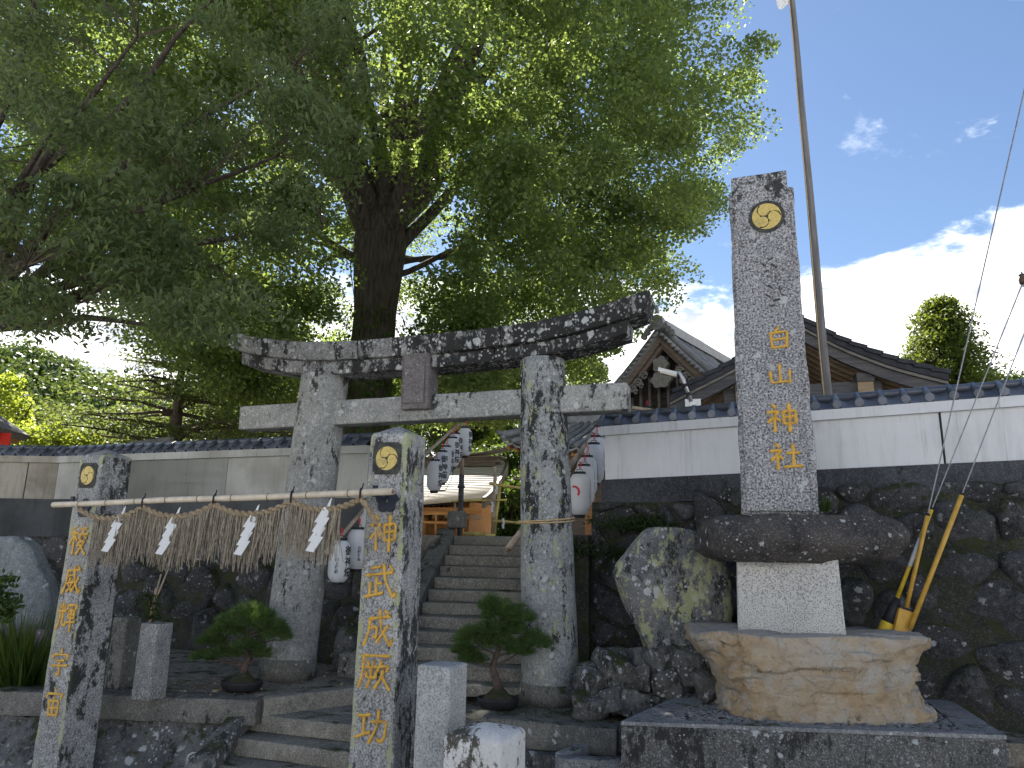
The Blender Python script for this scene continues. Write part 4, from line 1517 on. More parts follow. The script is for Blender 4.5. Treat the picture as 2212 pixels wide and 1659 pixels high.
for ch, x, y, wv, hv in (('白', 1682, 730, 0.265, 0.235), ('山', 1685, 808, 0.255, 0.22), ('神', 1690, 902, 0.305, 0.285), ('社', 1697, 985, 0.305, 0.26)):
    X, Z = s_loc(x, y)
    o = character(ch, stele, X, 0, 0, wv, hv, M['gold'], 12.0, 0.009)
    o.location = (0, sface(Z), Z)
X, Z = s_loc(1656, 468)
emblem(stele, X, Z, sface(Z) - 0.002, 0.142, M['gold_old'], rad(112), 1.0, M['emblem_ground'], 'disc')
rngc = random.Random(3)
for x, y, L in ((1665, 560, 9), (1650, 572, 12), (1672, 574, 16), (1656, 585, 10), (1676, 598, 8), (1664, 620, 14), (1684, 622, 10), (1660, 640, 12), (1678, 648, 16), (1690, 636, 9), (1668, 660, 12)):
    X, Z = s_loc(x, y)
    lw = L * 0.0022
    yy = sface(Z) + 0.001
    an = rngc.choice((0.15, 0.2, 1.5, 1.4, -0.7))
    dx, dz = math.cos(an) * lw, math.sin(an) * lw
    ch = MB()
    ch.slab([(X - dx + dz * .3, yy, Z - dz - dx * .3), (X + dx + dz * .25, yy, Z + dz - dx * .25), (X + dx - dz * .25, yy, Z + dz + dx * .25), (X - dx - dz * .3, yy, Z - dz + dx * .3)], (0, -0.003, 0))
    ch.build('worn_carving', M['emblem_ground'], stele)

# lichened standing rock on its heap of rubble
profile_rock('standing_rock', [(1400, 1560, 1415), (1392, 1570, 1390), (1375, 1580, 1350), (1352, 1582, 1310), (1335, 1580, 1270), (1325, 1575, 1240), (1345, 1565, 1200), (1375, 1545, 1165), (1396, 1505, 1148), (1405, 1490, 1141)],
             7.35, 0.38, M['lichen_rock'], 'upright rock blotched with yellow and white lichen left of the name stone', amp=0.035, freq=2.6, seed=15, nv=30, round_=0.6)
rbrng = random.Random(12)
heap = empty('rubble_heap', (1.45, 7.4, ZP), 0, 'heap of dark mossy rubble under the lichened standing rock', 'rubble')
spots = []
for row, (z, n, x0, x1) in enumerate(((0.02, 7, -0.72, 0.85), (0.2, 6, -0.66, 0.8), (0.38, 5, -0.55, 0.75))):
    for i in range(n):
        spots.append((x0 + (x1 - x0) * (i + rbrng.uniform(0.2, 0.8)) / n, rbrng.uniform(-0.3, -0.12) + row * 0.07, z))
for i, (x, y, z) in enumerate(spots):
    mb = MB()
    sx, sy, sz = rbrng.uniform(0.22, 0.36), rbrng.uniform(0.3, 0.42), rbrng.uniform(0.17, 0.26)
    mb.block(sx * 1.15, sy, sz * 1.1, (5, 5, 5), min(sx, sz) * 0.16, 0.075, 3.2, 60 + i)
    mb.build('stone', M['rubble'], heap, True, (x, y + 0.15, z), (rbrng.uniform(-.3, .3), rbrng.uniform(-.25, .25), rbrng.uniform(-.5, .5)))

# low curb and mossy bed in front of the plinth
bed = empty('bed_curb', (0, 0, 0), 0, 'narrow lichened concrete curb framing the mossy bed in front of the plinth', 'curb')
cA, cB, cC = atz(1345, 1571, 0.56), atz(1205, 1634, 0.50), atz(2260, 1668, 0.50)
long_block('curb', cB.xy, cC.xy, 0.13, 0.2, 0.50, M['plinth_rim'], bed, 51)
long_block('curb', cB.xy + Vector((0.02, 0.08)), cA.xy, 0.12, 0.2, 0.505, M['plinth_rim'], bed, 52, slope=0.06)
flat('bed_soil', [cB.xy, cC.xy, (4.6, 6.4), (0.95, 6.9)], 0.44, M['mortar'], thick=0.3)

# two low posts in front
mb = MB()
mb.block(0.268, 0.268, 1.5, (6, 6, 14), 0.02, 0.003, 5, 71)
p = at(953, 1440, 5.25)
tag(mb.build('stone_post', M['granite_post'], None, True, (p.x, 5.25 + 0.14, p.z - 1.5), (0, 0, -rad(24))), 'plain pale granite post beside the middle inscribed pillar', 'post')
mb = MB()
mb.block(0.40, 0.40, 1.2, (7, 7, 14), 0.03, 0.008, 5, 72, top=0.05)
p = at(1048, 1590, 4.75)
tag(mb.build('stone_post', M['white_post'], None, True, (p.x, 4.75 + 0.12, p.z - 1.2), (0, 0, -rad(24))), 'squat square post white with peeling lichen at the bottom centre', 'post')


# ------------------------------------------------------------------ shrine buildings behind the wall
# hall with the carved gable
GPSI = rad(37)
GT, GN = frame(GPSI)
GA = at(1431, 715, 17.0)                      # gable apex
hallC = empty('gabled_hall', (GA.x, GA.y, ZU), -GPSI, 'grey tiled hall with a carved gable showing beside the gate beam', 'building')
apz = GA.z - ZU


def gcurve(t, W, H, sag):
    """half gable line from apex (t=0) to eave (t=1): width W, drop H, hollow sag"""
    return W * t, -H * t - sag * math.sin(math.pi * t)


def half(side, off, W, H, sag, n=14, y=0.0, t0=0.0, t1=1.0):
    out = []
    for i in range(n + 1):
        t = t0 + (t1 - t0) * i / n
        x, z = gcurve(t, W, H, sag)
        out.append(Vector((side * x, y, apz + z - off)))
    return out


Wd, Hd, Sg = 2.9, 2.55, 0.22
for sd in (-1, 1):
    # roof skin, barge boards in two steps
    mb = MB()
    mb.strip(half(sd, 0.0, Wd, Hd, Sg, y=-0.25), half(sd, 0.12, Wd, Hd, Sg, y=-0.25), (0, 6.5, 0))
    mb.build('roof_slope', M['tile_grey'], hallC, True)
    mb = MB()
    mb.strip(half(sd, 0.135, Wd, Hd, Sg, y=-0.16), half(sd, 0.34, Wd, Hd, Sg, y=-0.16), (0, 0.12, 0))
    mb.build('bargeboard', M['wood_brown'], hallC)
    mb = MB()
    mb.strip(half(sd, 0.345, Wd, Hd, Sg, y=-0.06), half(sd, 0.47, Wd, Hd, Sg, y=-0.06), (0, 0.12, 0))
    mb.build('inner_bargeboard', M['wood_brown'], hallC)
    # verge tiles: one drooping tile after another, with a roll along the edge
    dz = MB()
    dz.lathe([(0.001, -0.02), (0.05, -0.02), (0.062, 0.02), (0.045, 0.05), (0.001, 0.06)], 10)
    vm = dz.mesh('verge_tile', M['tile_grey'], True)
    pts = half(sd, 0.07, Wd, Hd, Sg, 30, -0.27)
    for i, p in enumerate(pts):
        if i:
            inst(vm, 'verge_tile', hallC, p, (rad(90), 0, 0), (1.0, 0.8, 1.0))
    roll = MB()
    roll.tube([p + Vector((0, 0.12, 0.1)) for p in half(sd, 0.0, Wd, Hd, Sg, 14, -0.2)], 0.075, 8)
    roll.build('verge_roll', M['tile_grey'], hallC, True)
    for r in range(9):
        rl = MB()
        rl.tube([p + Vector((0, 0.42 + 0.34 * r, 0.03)) for p in half(sd, 0.0, Wd, Hd, Sg, 14, -0.2)], 0.06, 6)
        rl.build('tile_roll', M['tile_grey'], hallC, True)
mb = MB()
mb.box(-0.16, 0.16, -0.1, 6.3, apz - 0.02, apz + 0.22)
mb.build('ridge', M['tile_grey'], hallC)
mb = MB()
mb.slab([(0.17 * math.cos(a), -0.34, apz + 0.14 + 0.2 * math.sin(a)) for a in [math.pi * 2 * k / 20 for k in range(20)]], (0, 0.16, 0))
mb.slab([(0.10 * math.cos(a), -0.37, apz + 0.15 + 0.10 * math.sin(a)) for a in [math.pi * 2 * k / 16 for k in range(16)]], (0, 0.03, 0))
mb.tube([(0, -0.28, apz + 0.38), (0.01, -0.3, apz + 0.46), (0.0, -0.34, apz + 0.58)], [0.06, 0.045, 0.065], 8)
for s in (-1, 1):
    for k in range(3):
        mb.slab([(s * (0.2 + 0.09 * k) + 0.075 * math.cos(a), -0.3, apz + 0.04 - 0.1 * k + 0.075 * math.sin(a)) for a in [math.pi * 2 * q / 12 for q in range(12)]], (0, 0.1, 0))
mb.build('ridge_end_tile', M['tile_grey'], hallC)
# lattice in the gable
mb = MB()
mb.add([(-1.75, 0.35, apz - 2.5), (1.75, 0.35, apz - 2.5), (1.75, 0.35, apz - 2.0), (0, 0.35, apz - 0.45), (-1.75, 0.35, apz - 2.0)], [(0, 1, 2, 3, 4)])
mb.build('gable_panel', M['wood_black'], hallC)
for i in range(13):
    x = -1.5 + 0.25 * i
    zt = apz - 0.62 - abs(x) * 0.93
    mb = MB()
    mb.box(x - 0.03, x + 0.03, 0.22, 0.30, apz - 2.45, zt)
    mb.build('lattice_bar', M['wood_grey'], hallC)
for k in range(6):
    z = apz - 2.3 + 0.17 * k
    hw = min(1.7, (apz - 0.6 - z) / 0.93)
    mb = MB()
    mb.box(-hw, hw, 0.302, 0.335, z - 0.025, z + 0.025)
    mb.build('lattice_rail', M['wood_black'], hallC)
mb = MB()
mb.box(-2.1, 2.1, 0.02, 0.3, apz - 2.62, apz - 2.44)
mb.build('gable_sill', M['wood_grey'], hallC)
# carved pendant: petals, body and scrolls
mb = MB()
mb.slab([(0.19 * math.cos(a) * (1 + .12 * math.cos(5 * a)), -0.2, apz - 0.9 + 0.2 * math.sin(a) * (1 + .12 * math.cos(5 * a))) for a in [math.pi * 2 * k / 40 for k in range(40)]], (0, 0.12, 0))
mb.slab([(0.26 * math.cos(a) * (1 + .10 * math.cos(6 * a)), -0.19, apz - 1.28 + 0.2 * math.sin(a) * (1 + .10 * math.cos(6 * a))) for a in [math.pi * 2 * k / 40 for k in range(40)]], (0, 0.12, 0))
for s in (-1, 1):
    for k, (x, z, r) in enumerate(((0.46, -1.12, 0.12), (0.62, -1.28, 0.12), (0.55, -1.36, 0.09), (0.78, -1.42, 0.12), (0.95, -1.55, 0.10), (1.08, -1.68, 0.09), (0.7, -1.5, 0.08))):
        mb.tube([(s * (x + r * (1 - q / 14) * math.cos(q * 0.75)), -0.15, apz + z + r * (1 - q / 14) * math.sin(q * 0.75)) for q in range(13)], 0.028, 6)
mb.slab([(0.09 * math.cos(a), -0.24, apz - 0.93 + 0.09 * math.sin(a)) for a in [math.pi * 2 * k / 12 for k in range(12)]], (0, 0.05, 0))
mb.build('carved_pendant', M['carving'], hallC)
mb = MB()
mb.box(-2.2, 2.6, 0.36, 6.2, 0, apz - 2.4)
mb.build('wall', M['wood_brown'], hallC)
mb = MB()
mb.add([(-3.6, -1.1, apz - 3.3), (3.4, -1.1, apz - 3.3), (3.0, 0.3, apz - 2.5), (-2.9, 0.3, apz - 2.5), (-3.6, -1.1, apz - 3.42), (3.4, -1.1, apz - 3.42), (3.0, 0.3, apz - 2.64), (-2.9, 0.3, apz - 2.64)],
       [(0, 1, 2, 3), (7, 6, 5, 4), (0, 4, 5, 1), (1, 5, 6, 2), (3, 2, 6, 7), (0, 3, 7, 4)])
mb.build('skirt_roof', M['wood_brown'], hallC)

# broad low-pitched hall with dark bargeboards
DPSI = rad(14)
DT, DN = frame(DPSI)
DP = at(1745, 800, 12.6)
hallD = empty('low_gabled_hall', (DP.x, DP.y, ZU), -DPSI, 'long low hall with dark weathered bargeboards behind the white wall', 'building')


def dl(x, y, d=0.0):
    P = onp(x, y, DP, DPSI)
    q = P - Vector((DP.x, DP.y, ZU))
    return Vector((q.dot(DT), d, q.z))


rt = [dl(*p) for p in ((1690, 676), (1754, 708), (1807, 738), (1864, 760), (1920, 781), (1980, 797), (2043, 812))]
lt = [dl(*p) for p in ((1690, 676), (1640, 738), (1606, 775), (1560, 800), (1500, 830), (1447, 858))]


def densify(pts, k=5):
    out = []
    for i in range(len(pts) - 1):
        for q in range(k):
            out.append(pts[i].lerp(pts[i + 1], q / k))
    out.append(pts[-1])
    for _ in range(6):
        out = [out[0]] + [(out[i - 1] + out[i] * 2 + out[i + 1]) / 4 for i in range(1, len(out) - 1)] + [out[-1]]
    return out


for line, sgn in ((densify(rt), 1), (densify(lt), -1)):
    dn = lambda pts, o, d=0.0: [p + Vector((0, d, -o)) for p in pts]
    mb = MB()
    mb.strip(dn(line, 0.0, -0.14), dn(line, 0.11, -0.14), (0, 7, 0))
    mb.build('roof_slope', M['tile_dark'], hallD)
    # overlapping tile courses along the roof edge
    n = len(line)
    for i in range(0, n - 3, 3):
        a, b = line[i], line[min(n - 1, i + 3)]
        mb = MB()
        d = (b - a).normalized()
        up = Vector((-d.z, 0, d.x)) * sgn
        mb.beam(a + up * 0.015 + Vector((0, -0.08, 0)), b + up * 0.05 + Vector((0, -0.08, 0)) + d * 0.02, 0.2, 0.075, up)
        mb.build('edge_tile', M['tile_dark'], hallD)
    mb = MB()
    mb.strip(dn(line, 0.115, -0.1), dn(line, 0.17, -0.1), (0, 0.1, 0))
    mb.build('fascia', M['wood_grey'], hallD)
    mb = MB()
    mb.strip(dn(line, 0.174, -0.04), dn(line, 0.37, -0.04), (0, 0.1, 0))
    mb.build('bargeboard', M['wood_dark'], hallD)
    mb = MB()
    mb.strip(dn(line, 0.22, 0.2), dn(line, 0.25, 0.2), (0, 6.5, 0))
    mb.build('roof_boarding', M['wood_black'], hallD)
    for r in range(14):
        mb = MB()
        ln = dn(line, 0.255, 0.22 + 0.32 * r)
        mb.strip(ln, dn(ln, 0.09), (0, 0.09, 0))
        mb.build('rafter', M['wood_rafter'], hallD)
z0 = dl(1870, 838).z
mb = MB()
mb.beam(dl(1600, 850, 0.3) + Vector((-.3, 0, 0)), dl(1885, 832, 0.3) + Vector((0.2, 0, 0)), 0.2, 0.27)
mb.build('tie_beam', M['wood_dark'], hallD)
mb = MB()
mb.beam(dl(1600, 868, 0.3) + Vector((-.3, 0, 0)), dl(1950, 842, 0.3), 0.16, 0.06)
mb.build('purlin_bracket', M['wood_rafter'], hallD)
for xs, (ya, yb) in ((1871, (806, 905)), (1605, (828, 905))):
    a, b = dl(xs, ya, 0.18), dl(xs, yb, 0.18)
    mb = MB()
    mb.box(a.x - 0.13, a.x + 0.13, 0.1, 0.36, b.z, a.z)
    mb.build('post', M['wood_rafter'], hallD)
    mb = MB()
    mb.box(a.x - 0.145, a.x + 0.145, 0.06, 0.38, a.z - 0.13, a.z + 0.03)
    mb.build('post_cap', M['wood_dark'], hallD)
mb = MB()
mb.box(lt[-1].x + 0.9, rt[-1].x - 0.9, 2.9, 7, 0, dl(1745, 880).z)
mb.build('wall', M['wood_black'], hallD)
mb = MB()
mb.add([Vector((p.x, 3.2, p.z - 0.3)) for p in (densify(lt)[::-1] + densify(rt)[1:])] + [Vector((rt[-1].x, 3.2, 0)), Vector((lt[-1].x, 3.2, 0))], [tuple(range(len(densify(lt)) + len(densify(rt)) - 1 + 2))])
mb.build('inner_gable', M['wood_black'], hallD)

# street lamp fixed to the left bargeboard of the low hall
lamp = empty('street_lamp', onp(1497, 872, DP - DN * 0.3, DPSI), -DPSI, 'galvanised bracket street lamp on the low hall bargeboard', 'lamp')


def ll(x, y, d=0.0):
    return lamp.matrix_basis.inverted() @ (onp(x, y, DP - DN * (0.3 - d), DPSI))


mb = MB()
mb.tube([ll(1493, 866), ll(1475, 818), ll(1468, 806), ll(1461, 804)], [0.035, 0.035, 0.035, 0.03], 10)
mb.build('arm', M['metal'], lamp, True)
for p in ((1480, 833), (1487, 852)):
    a = ll(*p)
    mb = MB()
    mb.tube([a + Vector((-0.01, 0, 0.03)), a + Vector((0.01, 0, -0.03))], 0.042, 10)
    mb.build('clamp', M['black'], lamp)
mb = MB()
a, b = ll(1422, 799), ll(1462, 809)
mb.beam(a, b, 0.16, 0.07)
hsg = mb.build('housing', M['white_paint'], lamp)
mb = MB()
off = Vector((0.012, -0.005, -0.05))
mb.beam(a.lerp(b, 0.06) + off, a.lerp(b, 0.92) + off, 0.13, 0.03)
mb.build('diffuser', M['lamp_lens'], hsg)
mb = MB()
a = ll(1497, 872)
mb.box(a.x - 0.14, a.x + 0.14, 0.06, 0.08, a.z - 0.1, a.z + 0.1)
mb.box(a.x - 0.05, a.x + 0.05, -0.01, 0.06, a.z - 0.06, a.z + 0.04)
mb.build('mounting_plate', M['metal'], lamp)

# small tiled gate roof behind the right column
BP = at(1180, 950, 15.0)
hallB = empty('tiled_pavilion', (BP.x, BP.y, ZU), -rad(20), 'small pavilion with pale curved tiles and orange cedar rafters behind the right column', 'building')


def bl(x, y, Y=15.0):
    q = at(x, y, Y) - Vector((BP.x, BP.y, ZU))
    t, n = frame(rad(20))
    return Vector((q.dot(t), q.dot(n), q.z))


eL, eR = bl(1086, 950), bl(1086, 950) + Vector((4.6, 0, 0.08))


def broof(u, v):
    x = eL.x + (eR.x - eL.x) * u
    edge = 0.22 * (abs(u - 0.5) * 2) ** 5
    return Vector((x + (0.5 - u) * 1.4 * v, eL.y + 1.7 * v, eL.z - 0.2 + edge * (1 - v) + 0.62 * v + 0.15 * v * v))


mb = MB()
mb.grid(broof, 24, 6)
mb.build('roof_skin', M['tile_grey'], hallB, True)
mb = MB()
mb.grid(lambda u, v: broof(u, 1 - v) + Vector((0, 0, -0.09)), 24, 6)
mb.build('soffit', M['wood_orange'], hallB, True)
for i in range(21):
    u = i / 20
    mb = MB()
    mb.tube([broof(u, v / 6) + Vector((0, -0.03 if v == 0 else 0, 0.03)) for v in range(7)], 0.06, 8)
    mb.build('tile_roll', M['tile_grey'], hallB, True)
    if i < 20:
        lipm = MB()
        n = 6
        tp = [broof(u + 0.05 * k / n, 0) + Vector((0, -0.02, 0.01 - 0.05 * math.sin(math.pi * k / n))) for k in range(n + 1)]
        lipm.strip(tp, [p + Vector((0, 0, -0.05)) for p in tp], (0, 0.03, 0))
        lipm.build('eave_tile', M['tile_grey'], hallB)
for i in range(26):
    u = (i + 0.5) / 26
    mb = MB()
    a, b = broof(u, 0.02) + Vector((0, 0.03, -0.15)), broof(u, 0.7) + Vector((0, 0, -0.15))
    mb.beam(a, b, 0.07, 0.08)
    mb.build('rafter', M['wood_orange'], hallB)
mb = MB()
mb.beam(eL + Vector((0.25, 0.55, -0.34)), eR + Vector((-0.3, 0.55, -0.34)), 0.14, 0.18)
mb.build('eave_beam', M['wood_orange'], hallB)
mb = MB()
rdg = broof(0.5, 1)
mb.box(eL.x + 0.75, eR.x - 0.75, rdg.y - 0.1, rdg.y + 0.15, rdg.z - 0.12, rdg.z + 0.24)
mb.build('ridge', M['tile_grey'], hallB)
mb = MB()
mb.tube([broof(0, 0) + Vector((-0.12, -0.05, 0.16)), broof(0, 0) + Vector((0.05, 0.0, 0.09)), broof(0, 0.5) + Vector((0.1, 0, 0.12)), broof(0, 1) + Vector((0.1, 0, 0.16))], [0.04, 0.08, 0.09, 0.09], 8)
mb.build('hip_roll', M['tile_grey'], hallB, True)
for u in (0.36, 0.9):
    mb = MB()
    p = broof(u, 0.3)
    mb.box(p.x - 0.09, p.x + 0.09, p.y + 0.15, p.y + 0.33, 0, p.z - 0.36)
    mb.build('post', M['wood_orange'], hallB)
for k in range(7):
    mb = MB()
    z = 0.3 + 0.28 * k
    p = broof(0.9, 0.5)
    mb.box(p.x - 1.5, p.x + 0.4, p.y + 0.1, p.y + 0.14, z - 0.03, z + 0.03)
    mb.build('rail', M['wood_orange'], hallB)

mb = MB()
mb.box(eL.x + 0.9, eR.x + 0.4, eL.y + 2.2, eL.y + 2.3, 0, rdg.z - 0.2)
mb.build('back_wall', M['wood_brown'], hallB)

# main shrine hall with a ribbed sheet roof
AP = at(1000, 1090, 24.0)
hallA = empty('shrine_hall', (AP.x, AP.y, ZU), -rad(16), 'wooden main shrine hall with a pale ribbed sheet roof seen up the stairs', 'building')
eave = at(1000, 1092, 24.0).z - ZU
rdgz = at(1000, 1004, 26.5).z - ZU
xr = 1.05


def aroof(u, v):
    t = v
    x = -9 + (9 + xr) * u
    flare = 0.16 * max(0, u - 0.8) / 0.2
    return Vector((x - 0.25 * t * (u > 0.98), -1.2 + 3.4 * t, eave + flare * (1 - t) ** 2 + (rdgz - eave) * (0.62 * t + 0.38 * t * t)))


bands = 22
for i in range(bands):
    v0, v1 = i / bands, (i + 1) / bands
    mb = MB()
    n = 10
    lo = [aroof(k / n, v0) + Vector((0, 0, 0.035)) for k in range(n + 1)]
    hi = [aroof(k / n, v1) + Vector((0, 0, 0.0)) for k in range(n + 1)]
    lo2 = [p + Vector((0, 0, -0.07)) for p in lo]
    vs = lo + hi + lo2
    q = n + 1
    mb.add(vs, [(k, k + 1, q + k + 1, q + k) for k in range(n)] + [(2 * q + k, 2 * q + k + 1, k + 1, k) for k in range(n)])
    mb.build('roof_course', M['copper_roof'], hallA)
mb = MB()
mb.grid(lambda u, v: aroof(u, 1 - v) + Vector((0, 0.02, -0.1)), 10, 6)
mb.strip([aroof(1, v / 8) + Vector((0.01, 0, 0.04)) for v in range(9)], [aroof(1, v / 8) + Vector((0.01, 0, -0.3)) for v in range(9)], (0.1, 0, 0))
mb.build('roof_underside', M['roof_ridge'], hallA)
top = aroof(1, 1)
for k, (dz, hh, ex, d) in enumerate(((0.0, 0.13, -0.55, 0.5), (0.135, 0.06, -0.35, 0.62), (0.2, 0.11, -0.5, 0.46), (0.315, 0.05, -0.3, 0.66))):
    mb = MB()
    mb.box(-9, xr + ex, top.y - d / 2, top.y + d / 2, top.z + dz - 0.1, top.z + dz + hh - 0.1)
    mb.build('ridge_course', M['roof_ridge'], hallA)
mb = MB()
mb.strip([Vector((xr - 2.4 + 0.4 * k, top.y - 0.3, top.z + 0.33 + 0.008 * k * k)) for k in range(9)], [Vector((xr - 2.4 + 0.4 * k, top.y - 0.3, top.z + 0.27 + 0.008 * k * k)) for k in range(9)], (0, 0.6, 0))
mb.build('ridge_cap', M['roof_ridge'], hallA)
mb = MB()
mb.box(-9, xr - 0.7, -0.35, 2.2, 0, eave + 0.12)
mb.build('wall', M['wood_orange'], hallA)
mb = MB()
mb.box(-9, xr - 0.05, -1.05, -0.9, eave - 0.32, eave - 0.12)
mb.build('eave_beam', M['wood_orange'], hallA)
for i in range(18):
    x = xr - 0.35 - 0.42 * i
    mb = MB()
    mb.box(x - 0.07, x + 0.07, -1.1, -0.3, eave - 0.46, eave - 0.34)
    mb.build('bracket', M['wood_rafter'], hallA)
for i in range(5):
    x = xr - 0.8 - 1.25 * i
    mb = MB()
    mb.box(x - 0.1, x + 0.1, -0.98, -0.78, 0, eave - 0.33)
    mb.build('post', M['wood_orange'], hallA)
for i in range(3):
    x = xr - 1.9 - 1.25 * i
    mb = MB()
    mb.box(x - 0.42, x + 0.42, -0.42, -0.36, 0.55, 1.35)
    d = mb.build('shutter', M['wood_red'], hallA)
    for k in range(5):
        b2 = MB()
        b2.box(x - 0.42 + 0.19 * k, x - 0.37 + 0.19 * k, -0.46, -0.425, 0.55, 1.35)
        b2.build('lattice_bar', M['wood_orange'], d)
for z in (0.45, 0.72):
    mb = MB()
    mb.box(-6, xr - 0.4, -1.5, -1.42, z - 0.035, z + 0.035)
    mb.build('rail', M['wood_orange'], hallA)
for i in range(12):
    x = xr - 0.5 - 0.45 * i
    mb = MB()
    mb.box(x - 0.03, x + 0.03, -1.49, -1.43, 0.0, 0.72)
    mb.build('baluster', M['wood_orange'], hallA)

# far left: corner of a brown-eaved shed and a red banner
sh = empty('shed_eave', at(-40, 900, 13.6), rad(8), 'brown roof eave poking in at the left edge', 'building')
mb = MB()
mb.beam(Vector((-1.6, 0, 1.0)), Vector((0.50, 0, -0.30)), 1.6, 0.14)
mb.build('roof_slope', M['wood_grey'], sh)
mb = MB()
mb.beam(Vector((-1.6, -0.1, 0.86)), Vector((0.42, -0.1, -0.38)), 1.5, 0.16)
mb.build('soffit', M['wood_orange'], sh)
mb = MB()
mb.box(-1.5, -0.35, -0.5, 0.5, -3.5, 0.3)
mb.build('wall', M['wood_brown'], sh)
bn = empty('red_banner', at(-2, 978, 13.45), 0, 'red cloth banner above the tiles at the left edge', 'banner')
mb = MB()
mb.grid(lambda u, v: Vector((-0.3 + 0.46 * u, 0.02 * math.sin(u * 7), -0.4 + 0.78 * v)), 6, 4)
mb.build('cloth', M['red_cloth'], bn)
mb = MB()
mb.tube([(-0.31, 0, -1.6), (-0.31, 0, 0.45)], 0.015, 8)
mb.build('pole', M['bamboo'], bn)
tb = MB()
tb.block(0.92, 0.14, 1.3, (8, 3, 8), 0.03, 0.012, 3, 91, fn=lambda p: Vector((p.x, p.y, p.z + 0.09 * p.x)))
p = at(320, 960, 13.4)
tag(tb.build('stone_slab', M['concrete'], None, True, (p.x + 0.05, p.y, p.z - 1.2), (0, 0, -rad(15))), 'grey stone slab top showing above the left wall tiles', 'slab')


# ------------------------------------------------------------------ trees
def limb_path(A, B, sag=0.0, wob=0.3, n=9, seed=0, lift=0.0):
    A, B = Vector(A), Vector(B)
    out = []
    L = (B - A).length
    for i in range(n + 1):
        t = i / n
        p = A.lerp(B, t)
        p.z += lift * L * math.sin(math.pi * t) - sag * L * t * t
        p += noise.noise_vector(Vector((t * 2.5 + seed * 3.1, seed, 0.5))) * wob * L * 0.12 * math.sin(math.pi * min(1, t * 1.2))
        out.append(p)
    return out


def clump_leaves(C, RXY, RZ, per, droop, rng_leaf):
    """leaf positions scattered through flattened drooping clumps; returns P and outward directions"""
    n = len(C)
    idx = np.repeat(np.arange(n), per)
    k = len(idx)
    d = RNG.normal(size=(k, 3))
    d /= np.linalg.norm(d, axis=1, keepdims=True)
    r = RNG.random(k) ** 0.42
    off = d * r[:, None]
    rxy = RXY[idx] if hasattr(RXY, '__len__') else RXY
    P = C[idx].copy()
    P[:, 0] += off[:, 0] * rxy
    P[:, 1] += off[:, 1] * rxy
    hr = np.hypot(off[:, 0], off[:, 1])
    rz = RZ[idx] if hasattr(RZ, '__len__') else RZ
    P[:, 2] += off[:, 2] * rz - droop * hr ** 2 * rxy
    return P, d, idx


def make_tree(name, label, cat, base, trunk_pts, trunk_r, limbs, C, RXY, RZ, per, size, aspect, leafmat, shape='kite', droop=0.3, bark='bark', twig_r=0.03, group=None, flatness=0.5, ntrunk=14, twigs=True, sizevar=0.35):
    """trunk, limbs and twigs reaching the leaf clumps, crown of single leaves; all in world coordinates around base"""
    B = Vector(base)
    e = empty(name, B, 0, label, cat, group)
    mb = MB()
    mb.tube([Vector(p) - B for p in trunk_pts], trunk_r, ntrunk)
    for v in range(len(mb.v)):
        p = Vector(mb.v[v])
        ax = Vector((0, 0, p.z))
        mb.v[v] = tuple(p + noise.noise_vector(p * 1.6) * trunk_r[0] * 0.14)
    mb.build('trunk', M[bark], e, True)
    nodes = []
    lm = MB()
    for path, rads in limbs:
        if bark == 'bark':
            lm = MB()
        lm.tube([p - B for p in path], rads, 7, False)
        nodes += list(path[1:])
        if bark == 'bark':
            lm.build('limb', M[bark], e, True)
    if limbs and bark != 'bark':
        tag(lm.build('limbs', M[bark], e, True), kind='stuff')
    nodes += [Vector(p) for p in trunk_pts[-2:]]
    if twigs and nodes:
        NA = np.array([tuple(p) for p in nodes])
        tm = MB()
        for i in range(0, len(C)):
            c = C[i]
            dd = np.linalg.norm(NA - c, axis=1) + np.maximum(0, NA[:, 2] - c[2]) * 0.3
            p0 = Vector(NA[int(np.argmin(dd))])
            if (p0 - Vector(c)).length > 2.4:
                continue
            path = limb_path(p0, Vector(c), -0.02, 0.5, 4, i * 0.37)
            tm.tube([p - B for p in path], [twig_r * (1 - 0.18 * k) for k in range(5)], 3, False)
        tag(tm.build('twigs', M['bark_fine'], e, False), kind='stuff')
    P, d, idx = clump_leaves(C, RXY, RZ, per, droop, None)
    k = len(P)
    N = rand_unit(k)
    N[:, 2] = np.abs(N[:, 2]) + flatness
    A = np.cross(N, rand_unit(k))
    A[:, 2] -= 0.45
    sz = size * (1 - sizevar / 2 + sizevar * RNG.random(k))
    o = leaf_object('crown', P - np.array(B), N, A, sz, aspect, M[leafmat], e, shape=shape)
    return e


